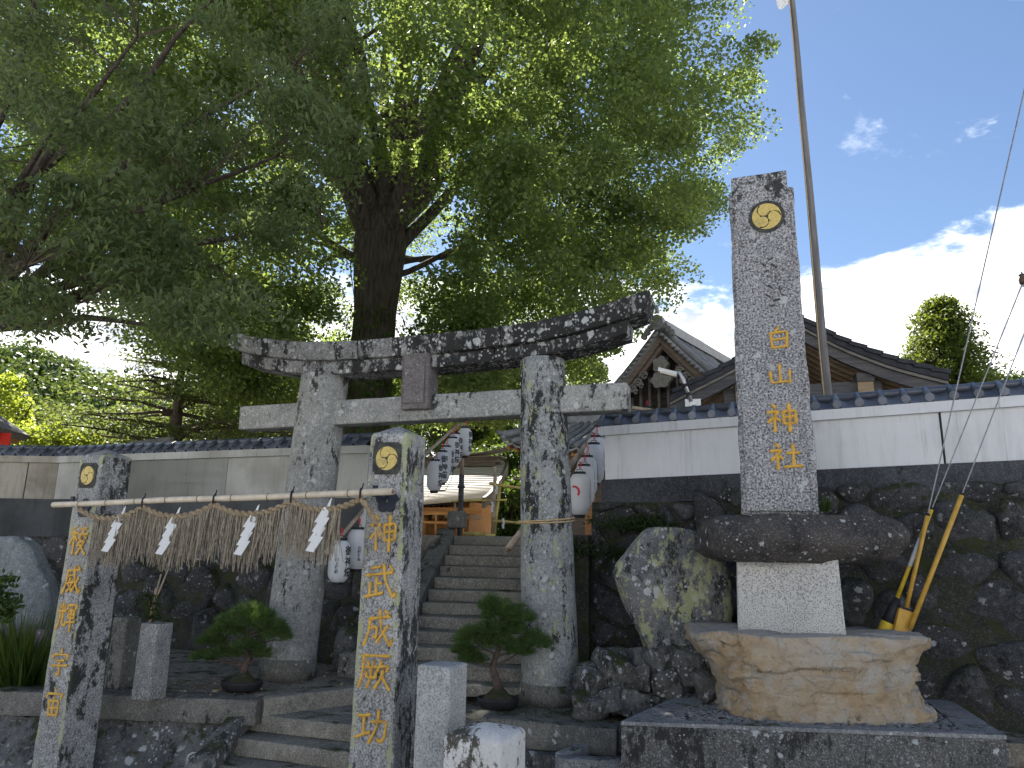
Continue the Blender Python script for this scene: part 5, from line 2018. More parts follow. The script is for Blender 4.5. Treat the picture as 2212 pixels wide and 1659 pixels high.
# great ginkgo behind the left wall
GB = Vector((-3.55, 17.5, ZU))
gtr = [GB + Vector(p) for p in ((0.05, 0, -0.3), (0, 0, 1.2), (-0.05, 0, 3.2), (0.02, 0.05, 5.6), (0.0, 0.1, 7.6), (0.0, 0.1, 9.2))]
gl = []
rg = random.Random(5)
heads = []
for k in range(22):
    an = 2 * math.pi * k / 22 + rg.uniform(-0.15, 0.15)
    up = rg.uniform(0.25, 1.0)
    R = rg.uniform(4.0, 8.5) * (1.2 - 0.65 * up)
    start = GB + Vector((0.25 * math.cos(an), 0.1 + 0.25 * math.sin(an), rg.uniform(7.2, 9.4)))
    end = GB + Vector((R * math.cos(an), R * math.sin(an) * 0.9, 10.0 + 8.5 * up))
    pth = limb_path(start, end, 0.0, 0.7, 9, k, -0.04 if up > 0.5 else 0.06)
    r0 = rg.uniform(0.16, 0.32)
    gl.append((pth, [r0 * (1 - 0.085 * i) for i in range(10)]))
    for j in range(2):
        q = pth[rg.randint(3, 7)]
        e2 = q + Vector((rg.uniform(-3, 3), rg.uniform(-3, 3), rg.uniform(0.3, 3.0)))
        gl.append((limb_path(q, e2, 0, 0.7, 6, k * 7 + j), [0.09 * (1 - 0.12 * i) for i in range(7)]))
for k, (an, R, z1, z0) in enumerate(((0.2, 4.5, 8.4, 6.6), (0.5, 5.0, 8.0, 7.0), (2.9, 5.0, 8.4, 6.8), (2.2, 5.5, 8.0, 7.0), (1.3, 5, 8, 7.0), (3.3, 4, 7.8, 7.0))):
    start = GB + Vector((0.3 * math.cos(an), 0.3 * math.sin(an), z0))
    end = GB + Vector((R * math.cos(an), R * math.sin(an), z1))
    gl.append((limb_path(start, end, 0.03, 0.8, 9, 50 + k, 0.10), [0.09 * (1 - 0.08 * i) for i in range(10)]))


def ginkgo_R(z):
    """crown radius at height z above the precinct"""
    pts = ((3.0, 3.0), (3.8, 4.2), (4.8, 5.6), (5.8, 7.0), (7.0, 7.9), (9.0, 9.2), (12.0, 9.6), (15.0, 9.2), (18.0, 7.0), (21.0, 3.5))
    for (a, b), (c, d) in zip(pts[:-1], pts[1:]):
        if a <= z <= c:
            return b + (d - b) * (z - a) / (c - a)
    return 0


C = []
rg2 = np.random.default_rng(21)
while len(C) < 1500:
    z = 3.3 + 17.0 * rg2.random() ** 1.25
    an = rg2.uniform(0, 2 * math.pi)
    R = ginkgo_R(z)
    if rg2.random() > (R / 10.2) ** 1.0 + 0.25:
        continue
    R *= 1.0 + 0.10 * noise.noise(Vector((math.cos(an) * 2.2, math.sin(an) * 2.2, z * 0.55)))
    u = rg2.uniform(0.12, 1.0) ** 0.45 * R
    y = math.sin(an) * u
    if y > 5.0 or (z < 9 and y > 4.0):
        continue
    c = np.array([GB.x + math.cos(an) * u, GB.y + y, ZU + z])
    # keep the trunk front clear below the fork
    off_ = abs(c[0] - GB.x * c[1] / GB.y)
    if z < 7.3 and off_ < 1.25 and y < 0:
        continue
    C.append(c)
C = np.array(C)
rx = rg2.uniform(0.5, 1.1, len(C))
make_tree('ginkgo_tree', 'huge ginkgo with a dark thick trunk spreading over the gate', 'tree', GB, gtr, [0.80, 0.60, 0.55, 0.57, 0.70, 0.45], gl, C, rx, rx * 0.5, 420, 0.09, 0.95, 'ginkgo', 'fan', 0.32, 'bark', 0.025, flatness=0.35, ntrunk=20)
# ivy on the trunk
n = 5200
an = RNG.uniform(0, 2 * math.pi, n)
zz = RNG.uniform(0.3, 5.6, n)
keep = RNG.random(n) < (0.9 - 0.11 * zz)
an, zz = an[keep], zz[keep]
rr_ = 0.68 + RNG.uniform(0, 0.12, len(an))
P = np.stack([GB.x + rr_ * np.cos(an), GB.y + rr_ * np.sin(an), ZU + zz], 1)
N = np.stack([np.cos(an), np.sin(an), np.full(len(an), 0.4)], 1) + RNG.normal(size=(len(an), 3)) * 0.35
A = np.cross(N, rand_unit(len(an)))
iv = leaf_object('trunk_ivy', P - np.array((GB.x, GB.y, ZU)), N, A, 0.11, 0.8, M['evergreen'], None, shape='kite', kind=None)
iv.location = (GB.x, GB.y, ZU)
tag(iv, 'dark ivy climbing the lower ginkgo trunk', 'ivy')

# nearer broadleaf tree whose boughs fill the upper left
ZB = Vector((-9.2, 10.5, ZP))
zl = []
ztr = [ZB + Vector(p) for p in ((0, 0, -0.3), (0.05, 0, 1.5), (0.2, -0.1, 3.2), (0.4, -0.1, 4.6))]
ends = [at(420, 395, 8.6), at(600, 320, 9.2), at(640, 120, 9.0), at(300, 60, 8.2), at(130, 250, 8.0), at(470, 560, 9.4), at(180, 640, 8.6), at(330, 690, 9.2), at(60, 560, 8.0), at(500, -60, 9.0), at(100, -80, 8.5), at(-150, 300, 8.2), at(700, 470, 9.6)]
for k, q in enumerate(ends):
    st = ztr[-1] + Vector((0, 0, random.uniform(-0.8, 0.1)))
    pth = limb_path(st, q, 0.02, 0.7, 10, 80 + k, 0.06)
    zl.append((pth, [0.12 * (1 - 0.085 * i) for i in range(11)]))
C = []
rg3 = np.random.default_rng(5)
tries = 0
while len(C) < 300 and tries < 60000:
    tries += 1
    x, y = rg3.uniform(-120, 790), rg3.uniform(-140, 760)
    # lower-right limit of the boughs
    lim = 760 - 0.0 * x
    if x > 560:
        if y > 600 - (x - 560) * 1.3 or y < (x - 560) * 0.55 - 60:
            continue
    if y > 705 + 45 * math.sin(x / 60.0):
        continue
    dens = noise.noise(Vector((x / 120.0, y / 90.0, 3.3)))
    if dens < -0.10 + (0.25 if y < 330 else 0.0) * rg3.random():
        continue
    if 20 < x < 130 and 690 < y < 780:
        continue
    Y = rg3.uniform(7.2, 10.6)
    p = at(x, y, Y)
    C.append((p.x, p.y, p.z))
C = np.array(C)
rx = rg3.uniform(0.28, 0.6, len(C))
make_tree('broadleaf_tree', 'dark broadleaf boughs with pointed leaves reaching in from the upper left', 'tree', ZB, ztr, [0.3, 0.25, 0.23, 0.2], zl, C, rx, rx * 0.38, 125, 0.098, 0.42, 'zelkova', 'lens', 0.35, 'bark', 0.011, flatness=0.3)


def conifer(name, label, base, h, r, tiers, per, leafmat, size, aspect, seed, z0=0.12, droop=0.25, group=None, rxy=0.55, rz=0.2, shape='kite', taper=1.0, n_arm=7, trunk=0.2, openn=1.0):
    rgc = random.Random(seed)
    B = Vector(base)
    tr = [B + Vector((0.04 * h * 0.1 * math.sin(i), 0, h * i / 6)) for i in range(7)]
    C, limbs, rx = [], [], []
    for t in range(tiers):
        f = z0 + (0.98 - z0) * t / (tiers - 1)
        R = r * (1 - f) ** taper + 0.12 * r * (1 - f) + 0.05
        for k in range(n_arm):
            an = 2 * math.pi * (k + rgc.random()) / n_arm + t * 1.7
            L = R * rgc.uniform(0.65, 1.1)
            A = B + Vector((0, 0, h * f))
            Z = A + Vector((math.cos(an) * L, math.sin(an) * L, L * rgc.uniform(-0.12, 0.22)))
            pth = limb_path(A, Z, 0.06, 0.4, 5, seed + t * 9 + k)
            limbs.append((pth, [0.045 * trunk / 0.2 * (1 - 0.15 * i) for i in range(6)]))
            m = max(2, int(L / (rxy * 0.9)))
            for q in range(m):
                u = (q + 1.0) / m
                if u < 0.3 * openn:
                    continue
                p = A.lerp(Z, u)
                C.append((p.x + rgc.uniform(-.15, .15), p.y + rgc.uniform(-.15, .15), p.z + rgc.uniform(-.05, .1)))
                rx.append(rxy * rgc.uniform(0.7, 1.2))
    C = np.array(C)
    rx = np.array(rx)
    return make_tree(name, label, 'tree', B, tr, [trunk * (1 - 0.13 * i) for i in range(7)], limbs, C, rx, rx * (rz / rxy), per, size, aspect, leafmat, shape, droop, 'bark_pine', 0.012, group, flatness=0.6, twigs=False, ntrunk=10)


# conifers behind the left wall
for i, (x, ybase, Y, top, r, lab) in enumerate(((375, 960, 19, 690, 3.4, 'open deodar with a bare trunk and sweeping level boughs behind the left wall'),
                                                (487, 960, 24, 640, 2.8, 'dark conifer between the deodar and the left gate column, nearer of two thin trunks'),
                                                (517, 960, 27, 600, 2.8, 'dark conifer close behind the left end of the gate beam, farther of two thin trunks'),
                                                (606, 960, 30, 640, 2.6, 'slim conifer glimpsed between the gate column and the ginkgo trunk'))):
    b = at(x, ybase, Y)
    h = at(x, top, Y).z - ZU
    conifer('conifer_tree', lab, (b.x, b.y, ZU), h, r, 12, 34, 'conifer', 0.10 + 0.003 * Y, 0.38, 100 + i, 0.18, 0.2, 'conifers behind the left wall', 0.5, 0.14, taper=0.55, trunk=0.24, n_arm=8)

# big cedar on the right
b = at(2055, 900, 30)
cb = Vector((b.x, b.y, ZU))
h = at(2045, 655, 30).z - ZU
conifer('cedar_tree', 'bushy sunlit cedar standing alone above the right wall', cb, h, 3.7, 17, 120, 'cedar', 0.18, 0.5, 141, 0.2, 0.1, None, 0.68, 0.42, taper=0.62, n_arm=9, trunk=0.3)


def blob_tree(name, label, base, ctr, rad3, nclump, per, size, leafmat, seed, rx=(0.6, 1.1), aspect=0.7, group=None, trunk=0.2, shape='kite', flat=0.4):
    rgb = np.random.default_rng(seed)
    B = Vector(base)
    c0 = np.array(ctr)
    C = []
    while len(C) < nclump:
        d = rgb.normal(size=3)
        d /= np.linalg.norm(d)
        u = rgb.random() ** 0.4
        C.append(c0 + d * u * np.array(rad3))
    C = np.array(C)
    r = rgb.uniform(rx[0], rx[1], nclump)
    top = Vector(ctr)
    tr = [B.lerp(top, t) + Vector((0.15 * math.sin(4 * t + seed), 0, 0)) for t in (0, 0.3, 0.6, 0.9)]
    limbs = []
    for k in range(9):
        an = k * 2.4
        e2 = top + Vector((rad3[0] * 0.7 * math.cos(an), rad3[1] * 0.7 * math.sin(an), rad3[2] * (0.6 * math.sin(k * 1.9))))
        limbs.append((limb_path(tr[2], e2, 0, 0.6, 6, seed + k), [trunk * 0.4 * (1 - 0.14 * i) for i in range(7)]))
    return make_tree(name, label, 'tree', B, tr, [trunk, trunk * .85, trunk * .7, trunk * .4], limbs, C, r, r * 0.6, per, size, aspect, leafmat, shape, 0.15, 'bark_pine', 0.014, group, flatness=flat, ntrunk=10)


def bt(lab, x, y, Y, rx, rz, n, per, size, mat, seed, name='evergreen_tree', group='evergreens behind the shrine', rr=(0.6, 1.1)):
    c = at(x, y, Y)
    return blob_tree(name, lab, (c.x, c.y, ZU), tuple(c), (rx, rx * 0.8, rz), n, per, size, mat, seed, rr, group=group)


bt('bushy evergreen closing the view behind the pavilion', 1262, 1050, 30, 3.2, 2.4, 70, 150, 0.2, 'evergreen', 211)
bt('low dark evergreen behind the shrine hall end', 1090, 1120, 36, 4.5, 2.0, 80, 150, 0.22, 'evergreen', 212)
bt('dark evergreen seen under the tie beam beside the ginkgo trunk', 950, 870, 40, 3.9, 3.6, 100, 150, 0.2, 'evergreen', 201)
bt('dark evergreen filling the gap over the lantern row', 1050, 930, 41, 4.1, 4.2, 120, 150, 0.2, 'evergreen', 202)
bt('dark evergreen just left of the right gate column', 1110, 850, 38, 3.2, 4.0, 100, 150, 0.19, 'evergreen', 203)
bt('sunlit light green shrub tree behind the bamboo frame, above the shrine roof end', 1078, 972, 37, 1.2, 1.4, 30, 150, 0.16, 'maple_bright', 204, 'light_green_tree', None, (0.3, 0.55))
bt('deep green tree behind the bamboo frame at the head of the stairs', 1112, 1060, 33, 2.2, 3.6, 80, 150, 0.17, 'evergreen', 205)
bt('wispy green tree poking up between the beam end and tie beam', 1262, 835, 27, 1.1, 1.4, 30, 130, 0.15, 'conifer', 206, 'small_conifer', None, (0.3, 0.6))
bt('glowing yellow-green maple at the far left above the wall tiles', 78, 962, 16.5, 1.3, 0.5, 44, 90, 0.12, 'maple_bright', 207, 'maple_tree', None, (0.3, 0.5))
bt('yellow-green maple boughs hanging behind the shed eave at the left edge', 18, 890, 18.5, 0.75, 0.9, 22, 90, 0.12, 'maple_bright', 208, 'maple_tree', None, (0.3, 0.55))
bt('green broadleaf tree between the maple and the deodar', 215, 950, 23, 2.8, 1.2, 60, 110, 0.15, 'conifer', 209, 'broadleaf_tree', None, (0.5, 0.9))
bt('leafy green tree behind the left conifers', 450, 955, 32, 5.5, 1.3, 80, 110, 0.2, 'conifer', 210, 'broadleaf_tree', None, (0.6, 1.0))


# wooded hills far off
def hill(name, x0, x1, Y, ridge, depth, seed, count, label):
    n = 40
    mb = MB()

    def fn(u, v):
        x = x0 + (x1 - x0) * u
        z = ridge(u) * math.sin(min(1, v * 1.25) * math.pi / 2)
        return Vector((x, Y + depth * v, z + noise.noise(Vector((x * 0.02, v * 3, seed))) * 3 * v))
    mb.grid(fn, n, 14)
    hl = mb.build(name, M['hill'], None, True)
    tag(hl, kind='structure')
    rh = np.random.default_rng(seed)
    C, R = [], []
    for _ in range(count):
        u, v = rh.random(), rh.random() ** 0.8
        p = fn(u, v)
        s = rh.uniform(0.7, 1.5)
        C.append((p.x, p.y, p.z + 2.0 * s))
        R.append(2.6 * s)
    C, R = np.array(C), np.array(R)
    P, d, idx = clump_leaves(C, R, R * rh.uniform(0.75, 1.5, len(R)), 130, 0.0, None)
    k = len(P)
    N = d + rand_unit(k) * 0.7
    A = np.cross(N, rand_unit(k))
    o = leaf_object('hill_forest', P, N, A, 1.0, 0.7, M['hill_leaf'], None, kind='stuff')
    tag(o, label, 'forest')


def ridge_left(u):
    x = u
    return (37 - 22 * max(0, (x - 0.42) / 0.58)) + 2 * math.sin(9 * x)


hill('hill_left', -150, -38, 95, ridge_left, 70, 31, 950, 'wooded hill slope at the far left under the boughs')
hill('hill_right', 95, 330, 165, lambda u: 54 + 3 * math.sin(8 * u), 90, 33, 900, 'wooded hill ridge beyond the cedar at the right edge')


# ------------------------------------------------------------------ dwarf pines in trays
def bonsai(label, P, h, pads, seed, tray_r, lean):
    e = empty('bonsai_pine', P, 0, label, 'bonsai')
    mb = MB()
    mb.lathe([(tray_r * 0.86, 0.0), (tray_r, 0.035), (tray_r * 1.06, 0.085), (tray_r * 1.06, 0.10), (tray_r * 0.96, 0.10), (tray_r * 0.9, 0.06)], 28)
    o = mb.build('tray', M['black'], e, True)
    o.scale = (1, 0.72, 1)
    mb = MB()
    mb.lathe([(tray_r * 0.93, 0.085), (tray_r * 0.55, 0.13), (tray_r * 0.22, 0.20), (0.02, 0.24)], 20)
    o = mb.build('root_mound', M['mortar'], e, True)
    o.scale = (1, 0.7, 1)
    rb = random.Random(seed)
    tr = [Vector((0, 0, 0.16)), Vector((lean * .3, 0.0, 0.16 + h * .14)), Vector((lean, 0.02, 0.16 + h * .28)), Vector((lean * .5, 0, 0.16 + h * .44)), Vector((-lean * .2, 0.02, 0.16 + h * .6)), Vector((lean * .3, 0, 0.16 + h * .82))]
    mb = MB()
    mb.tube(tr, [0.05, 0.042, 0.036, 0.03, 0.022, 0.012], 9)
    mb.build('trunk', M['bark_pine'], e, True)
    br = MB()
    P_, N_, A_ = [], [], []
    for (x, y, z, rx, rz) in pads:
        st = min(tr, key=lambda q: abs(q.z - (z - 0.1)))
        end = Vector((x, y, z))
        pth = limb_path(st, end, 0.0, 1.2, 5, rb.random() * 50)
        br.tube(pth, [0.018, 0.015, 0.012, 0.010, 0.008, 0.005], 6)
        rx, rz = rx * 1.2, rz * 1.5
        nt = int(85 * rx / 0.15)
        for _ in range(nt):
            a, q = rb.uniform(0, 6.28), rb.random() ** 0.5
            c = end + Vector((math.cos(a) * q * rx, math.sin(a) * q * rx * 0.8, rz * (1 - q * q) * rb.uniform(0.2, 1.1) - 0.01))
            for _k in range(15):
                d = Vector((rb.gauss(0, .7) + math.cos(a) * q * .6, rb.gauss(0, .7) + math.sin(a) * q * .5, rb.uniform(-0.1, 1.2))).normalized()
                P_.append(tuple(c))
                A_.append(tuple(d))
                N_.append((rb.gauss(0, 1), rb.gauss(0, 1), rb.gauss(0, 1)))
    br.build('branches', M['bark_pine'], e, True)
    leaf_object('needles', np.array(P_), np.array(N_), np.array(A_), 0.10, 0.07, M['pine'], e, shape='needle')
    return e


p = atz(512, 1499, ZP)
bonsai('dwarf pine with a broad bright green crown in a tray on the left terrace', (p.x, p.y + 0.12, ZP + 0.012), 0.62,
       [(-0.05, 0, 0.70, 0.22, 0.12), (0.15, 0, 0.66, 0.17, 0.10), (-0.22, 0, 0.58, 0.15, 0.07), (0.33, -0.03, 0.54, 0.12, 0.09), (-0.38, 0, 0.48, 0.10, 0.05), (0.03, -0.1, 0.45, 0.11, 0.05),
        (-0.2, -0.05, 0.36, 0.14, 0.05), (-0.42, -0.03, 0.32, 0.09, 0.05), (0.05, 0.1, 0.76, 0.14, 0.08), (0.28, 0.05, 0.60, 0.12, 0.08), (0.22, -0.08, 0.36, 0.05, 0.08)], 1, 0.21, 0.05)
p = atz(1075, 1538, ZP)
bonsai('dwarf pine with twisting trunk and dark tiers in a tray before the stairs', (p.x, p.y + 0.12, ZP + 0.012), 0.74,
       [(0.02, 0, 0.86, 0.15, 0.12), (0.2, 0, 0.84, 0.12, 0.10), (-0.1, 0, 0.94, 0.09, 0.08), (-0.26, 0, 0.62, 0.16, 0.10), (0.0, -0.06, 0.60, 0.14, 0.09), (0.36, 0, 0.60, 0.13, 0.10),
        (0.2, 0, 0.52, 0.10, 0.07), (-0.28, 0, 0.44, 0.11, 0.06), (-0.12, -0.08, 0.72, 0.12, 0.09), (0.12, 0, 0.72, 0.12, 0.09), (-0.36, 0, 0.52, 0.08, 0.06)], 2, 0.20, -0.06)


# ------------------------------------------------------------------ weeds and grass
def tuft(name, label, cat, P, n, L, spread, mat, seed, lean=0.6, wd=0.05, group=None):
    rt_ = np.random.default_rng(seed)
    an = rt_.uniform(0, 2 * math.pi, n)
    q = rt_.random(n) ** 0.6
    base = np.stack([q * spread * np.cos(an), q * spread * 0.7 * np.sin(an), np.zeros(n)], 1)
    A = np.stack([np.cos(an) * lean * q, np.sin(an) * lean * q, np.ones(n)], 1) + rt_.normal(size=(n, 3)) * 0.18
    N = rand_unit(n)
    o = leaf_object(name, base, N, A, L * rt_.uniform(0.5, 1.1, n), wd, M[mat], None, shape='needle')
    o.location = P
    return tag(o, label, cat, group)


p = at(40, 1478, 8.5)
tuft('grass_clump', 'dense dark strappy grass clump at the left edge above the kerb', 'grass', (p.x, p.y, ZP), 900, 0.85, 0.55, 'grass', 1, 0.9, 0.045)
p = at(78, 1470, 8.9)
tuft('grass_clump', 'lighter grass tuft beside the far left pillar', 'grass', (p.x, p.y, ZP), 300, 0.6, 0.28, 'grass', 2, 0.9, 0.05)
p = at(1783, 1100, 6.75)
tuft('fern', 'little green fern rooted at the right foot of the name stone', 'fern', (p.x, p.y, p.z - 0.02), 60, 0.17, 0.03, 'fern', 3, 0.5, 0.16)
for i, (x, y, Y, lab) in enumerate(((1345, 1130, 8.75, 'green weed on the slab stones right of the gate column'), (1405, 1135, 8.6, 'low weeds growing above the lichened standing rock'), (1300, 1195, 8.7, 'moss tuft in the slab wall beside the gate column'))):
    p = at(x, y, Y)
    c = np.array([(p.x + RNG.normal() * 0.22, p.y - 0.05, p.z + RNG.normal() * 0.06) for _ in range(22)])
    P, d, idx = clump_leaves(c, 0.1, 0.06, 45, 0.2, None)
    k = len(P)
    N = rand_unit(k)
    o = leaf_object('wall_weed', P - np.array(p), N, np.cross(N, rand_unit(k)), 0.035, 0.6, M['fern'], None)
    o.location = p
    tag(o, lab, 'weed')
sp = np.array([tuple(at(x, y, 8.2)) for x, y in ((5, 1290), (15, 1250), (0, 1310), (-20, 1270), (10, 1325), (25, 1300))])
P, d, idx = clump_leaves(sp, 0.14, 0.1, 60, 0.3, None)
N = rand_unit(len(P))
o = leaf_object('shrub', P - sp[0], N, np.cross(N, rand_unit(len(P))), 0.075, 0.5, M['evergreen'], None, shape='lens')
o.location = sp[0]
tag(o, 'leafy sprig at the left edge before the blue-grey tablet', 'shrub')
gp, ga = [], []
for _ in range(2600):
    t = RNG.random()
    A_ = Vector((-0.1, 7.5, 0)).lerp(Vector((1.5, 7.35, 0)), t)
    gp.append((A_.x, A_.y + RNG.normal() * 0.22, ZP))
gp = np.array(gp)
o = leaf_object('sparse_grass', gp, rand_unit(len(gp)), RNG.normal(size=(len(gp), 3)) * 0.5 + np.array([0, 0, 1.0]), 0.03, 0.12, M['fern'], None, kind='stuff', shape='needle')
tag(o, 'sparse grass along the right terrace edge', 'grass')
lv = 420
lp = np.stack([RNG.uniform(-5, 1.5, lv), RNG.uniform(7.9, 8.8, lv), np.full(lv, ZP + 0.008)], 1)
lp[lp[:, 0] > -2.6, 1] += 0.6
o = leaf_object('fallen_leaves', lp, np.tile(np.array([[0.0, 0.0, 1.0]]), (lv, 1)) + RNG.normal(size=(lv, 3)) * 0.2, RNG.normal(size=(lv, 3)), 0.045, 0.6, M['straw_litter'], None, kind='stuff')
tag(o, 'dry fallen leaves on the terrace soil', 'leaves')


# ------------------------------------------------------------------ things on the left terrace
profile_rock('standing_tablet', [(-60, 108, 1415), (-60, 110, 1380), (-60, 114, 1330), (-58, 120, 1290), (-56, 112, 1255), (-54, 98, 1232), (-52, 92, 1210), (-50, 80, 1180), (-45, 62, 1164), (-30, 50, 1160)],
             8.9, 0.3, M['tablet_blue'], 'broad blue-grey standing stone tablet at the left edge', 'tablet', amp=0.02, freq=2.0, seed=31, nv=22, round_=0.35)
for i, (x, y, Y, wd, hh, lab, mt) in enumerate(((322, 1495, 7.75, 0.235, 0.74, 'square stone flower post holding dried stems on the left terrace', 'pillar'),
                                                (258, 1480, 8.25, 0.22, 0.74, 'square stone post half hidden behind the far left pillar', 'concrete'),
                                                (758, 1478, 9.15, 0.26, 0.27, 'low stone post with pointed cap left of the middle pillar, behind the walkway', 'concrete'),
                                                (745, 1470, 9.6, 0.3, 0.52, 'rounded dark stone behind the low capped post', 'rubble'),
                                                (92, 1478, 8.55, 0.22, 0.56, 'dark reddish stone stump beside the far left pillar', 'tablet'))):
    p = at(x, y, Y)
    mb = MB()
    mb.block(wd, wd, hh, (5, 5, 10), 0.02 if i != 3 else 0.1, 0.006 if i != 3 else 0.03, 5, 300 + i, (0.94, 0.94), top=0.05 if i == 2 else 0.0)
    tag(mb.build('stone_post', M[mt], None, True, (p.x, p.y, ZP), (0, 0, -rad(20))), lab, 'post' if i != 3 else 'stone')
fp = at(322, 1345, 7.75)
dr = empty('dried_stems', (fp.x, fp.y, fp.z - 0.01), 0, 'dried cut stems and withered greens standing in the stone flower post', 'plant')
mb = MB()
for dx, dz in ((0.06, 0.50), (0.13, 0.56), (0.02, 0.36)):
    mb.tube([(0, 0, -0.05), (dx * .4, 0, dz * .5), (dx, 0.01, dz)], [0.01, 0.009, 0.008], 6)
mb.build('stems', M['bamboo'], dr, True)
k = 160
c = np.stack([RNG.normal(0, 0.06, k), RNG.normal(0, 0.04, k), RNG.uniform(0.05, 0.3, k)], 1)
leaf_object('withered_leaves', c, rand_unit(k), rand_unit(k), 0.07, 0.4, M['fern'], dr)


# ------------------------------------------------------------------ sacred rope on its bamboo
bA, bB = at(116, 1091, 6.93), at(848, 1062, 5.16)


def bamboo(name, A, B, r, mat, label, cat='bamboo pole', nodes=None, taper=0.85, group=None, open_end=False):
    A, B = Vector(A), Vector(B)
    e = empty(name, A, 0, label, cat, group)
    L = (B - A).length
    n = nodes or max(3, int(L / 0.33))
    mb = MB()
    path, rr_ = [], []
    for i in range(n + 1):
        t = i / n
        p = A.lerp(B, t) - A + noise.noise_vector(Vector((t * 3, A.x, A.z))) * 0.01
        rad_ = r * (1 + (taper - 1) * t)
        if 0 < i < n:
            d = (B - A).normalized() * 0.006
            path += [p - d * 1.6, p - d, p, p + d]
            rr_ += [rad_, rad_ * 1.1, rad_ * 1.12, rad_]
        else:
            path.append(p)
            rr_.append(rad_)
    mb.tube(path, rr_, 12)
    mb.build('culm', mat, e, True)
    nb = MB()
    for i in range(1, n):
        p = A.lerp(B, i / n) - A + noise.noise_vector(Vector((i / n * 3, A.x, A.z))) * 0.01
        d = (B - A).normalized() * 0.004
        nb.tube([p - d, p + d], r * (1 + (taper - 1) * i / n) * 1.135, 12)
    tag(nb.build('joints', M['node'], e, True), kind='stuff')
    if open_end:
        for P, s in ((A, -1), (B, 1)):
            c = MB()
            d = (B - A).normalized() * 0.003 * s
            q = P - A
            c.tube([q + d * 0.2, q + d], r * (0.6 if s < 0 else 0.6 * taper), 10)
            c.build('hollow_end', M['node'], e, True)
    return e


bamboo('bamboo_pole', bA, bB, 0.026, M['bamboo_pale'], 'pale bamboo crossbar held in front of the two inscribed pillars', open_end=True, nodes=10, taper=1.0)


def on_bar(x):
    """point of the crossbar seen at survey column x"""
    lo, hi = 0.0, 1.0
    for _ in range(40):
        md = (lo + hi) / 2
        p = bA.lerp(bB, md) - CAM
        X = CX + FPX * p.dot(RGT) / p.dot(FWD)
        if X < x:
            lo = md
        else:
            hi = md
    return bA.lerp(bB, lo)


ties = [172, 311, 464, 631, 780]
shim = empty('sacred_straw_rope', on_bar(172), 0, 'sacred straw rope with hanging straw fringe below the bamboo crossbar', 'sacred rope')
S0 = on_bar(172)
rope_pts = []
for a, b in zip(ties[:-1], ties[1:]):
    pa, pb_ = on_bar(a), on_bar(b)
    for i in range(12):
        t = i / 12
        p = pa.lerp(pb_, t)
        p.z -= 0.045 + 0.42 * t * (1 - t) * (pb_ - pa).length * 1.0
        rope_pts.append(p)
rope_pts.append(on_bar(ties[-1]) + Vector((0, 0, -0.04)))
tail = on_bar(ties[-1])
rope_pts += [tail + Vector((0.05, -0.03, -0.09)), tail + Vector((0.10, -0.03, -0.17)), tail + Vector((0.14, -0.02, -0.24))]
for ph in range(2):
    mb = MB()
    path = []
    fine_ = []
    for i in range(len(rope_pts) - 1):
        for q in range(4):
            fine_.append(rope_pts[i].lerp(rope_pts[i + 1], q / 4))
    for i, p in enumerate(fine_):
        a = i * 0.75 + math.pi * ph
        path.append(p - S0 + Vector((0, math.cos(a) * 0.013, math.sin(a) * 0.013)))
    mb.tube(path, 0.0155, 7)
    mb.build('rope_strand', M['rope'], shim, True)
fr = MB()
rs = random.Random(8)
tot = len(fine_)
for i in range(900):
    j = rs.randrange(0, tot - 14)
    p = fine_[j]
    X = (p - CAM).dot(RGT) / (p - CAM).dot(FWD) * FPX + CX
    if X < 206 or X > 738:
        continue
    if rs.random() < 0.25 and noise.noise(Vector((j * 0.11, 0, 0))) < -0.1:
        continue
    L = rs.uniform(0.27, 0.44) * (1.05 if X < 560 else 0.95)
    dx, dy = rs.gauss(0, 0.035), rs.gauss(0, 0.02)
    b0 = p - S0 + Vector((rs.uniform(-.012, .012), rs.uniform(-.02, .02), -0.005))
    mids = b0 + Vector((dx * .4 + rs.gauss(0, .008), dy * .4, -L * .5))
    fr.tube([b0, mids, b0 + Vector((dx, dy, -L))], [0.004, 0.0038, 0.0026], 3, False)
tag(fr.build('straw_fringe', M['straw'], shim), kind='stuff')
kt = MB()
for k in range(14):
    kt.tube([tail - S0 + Vector((0.13, -0.02, -0.22)), tail - S0 + Vector((0.13 + rs.uniform(-.03, .09), -0.02 + rs.uniform(-.03, .03), -0.31 - rs.uniform(0, .05)))], [0.004, 0.002], 4)
kt.build('rope_end', M['rope_pale'], shim)
for x in ties[1:]:
    p = on_bar(x) - S0
    mb = MB()
    mb.tube([p + Vector((0, 0.033 * math.cos(a), -0.012 + 0.045 * math.sin(a))) for a in [2 * math.pi * q / 14 for q in range(15)]], 0.008, 6, False)
    mb.tube([p + Vector((0.01, -0.02, 0.03)), p + Vector((0.02, -0.03, 0.07))], 0.005, 5)
    mb.build('tie', M['black'], shim, True)


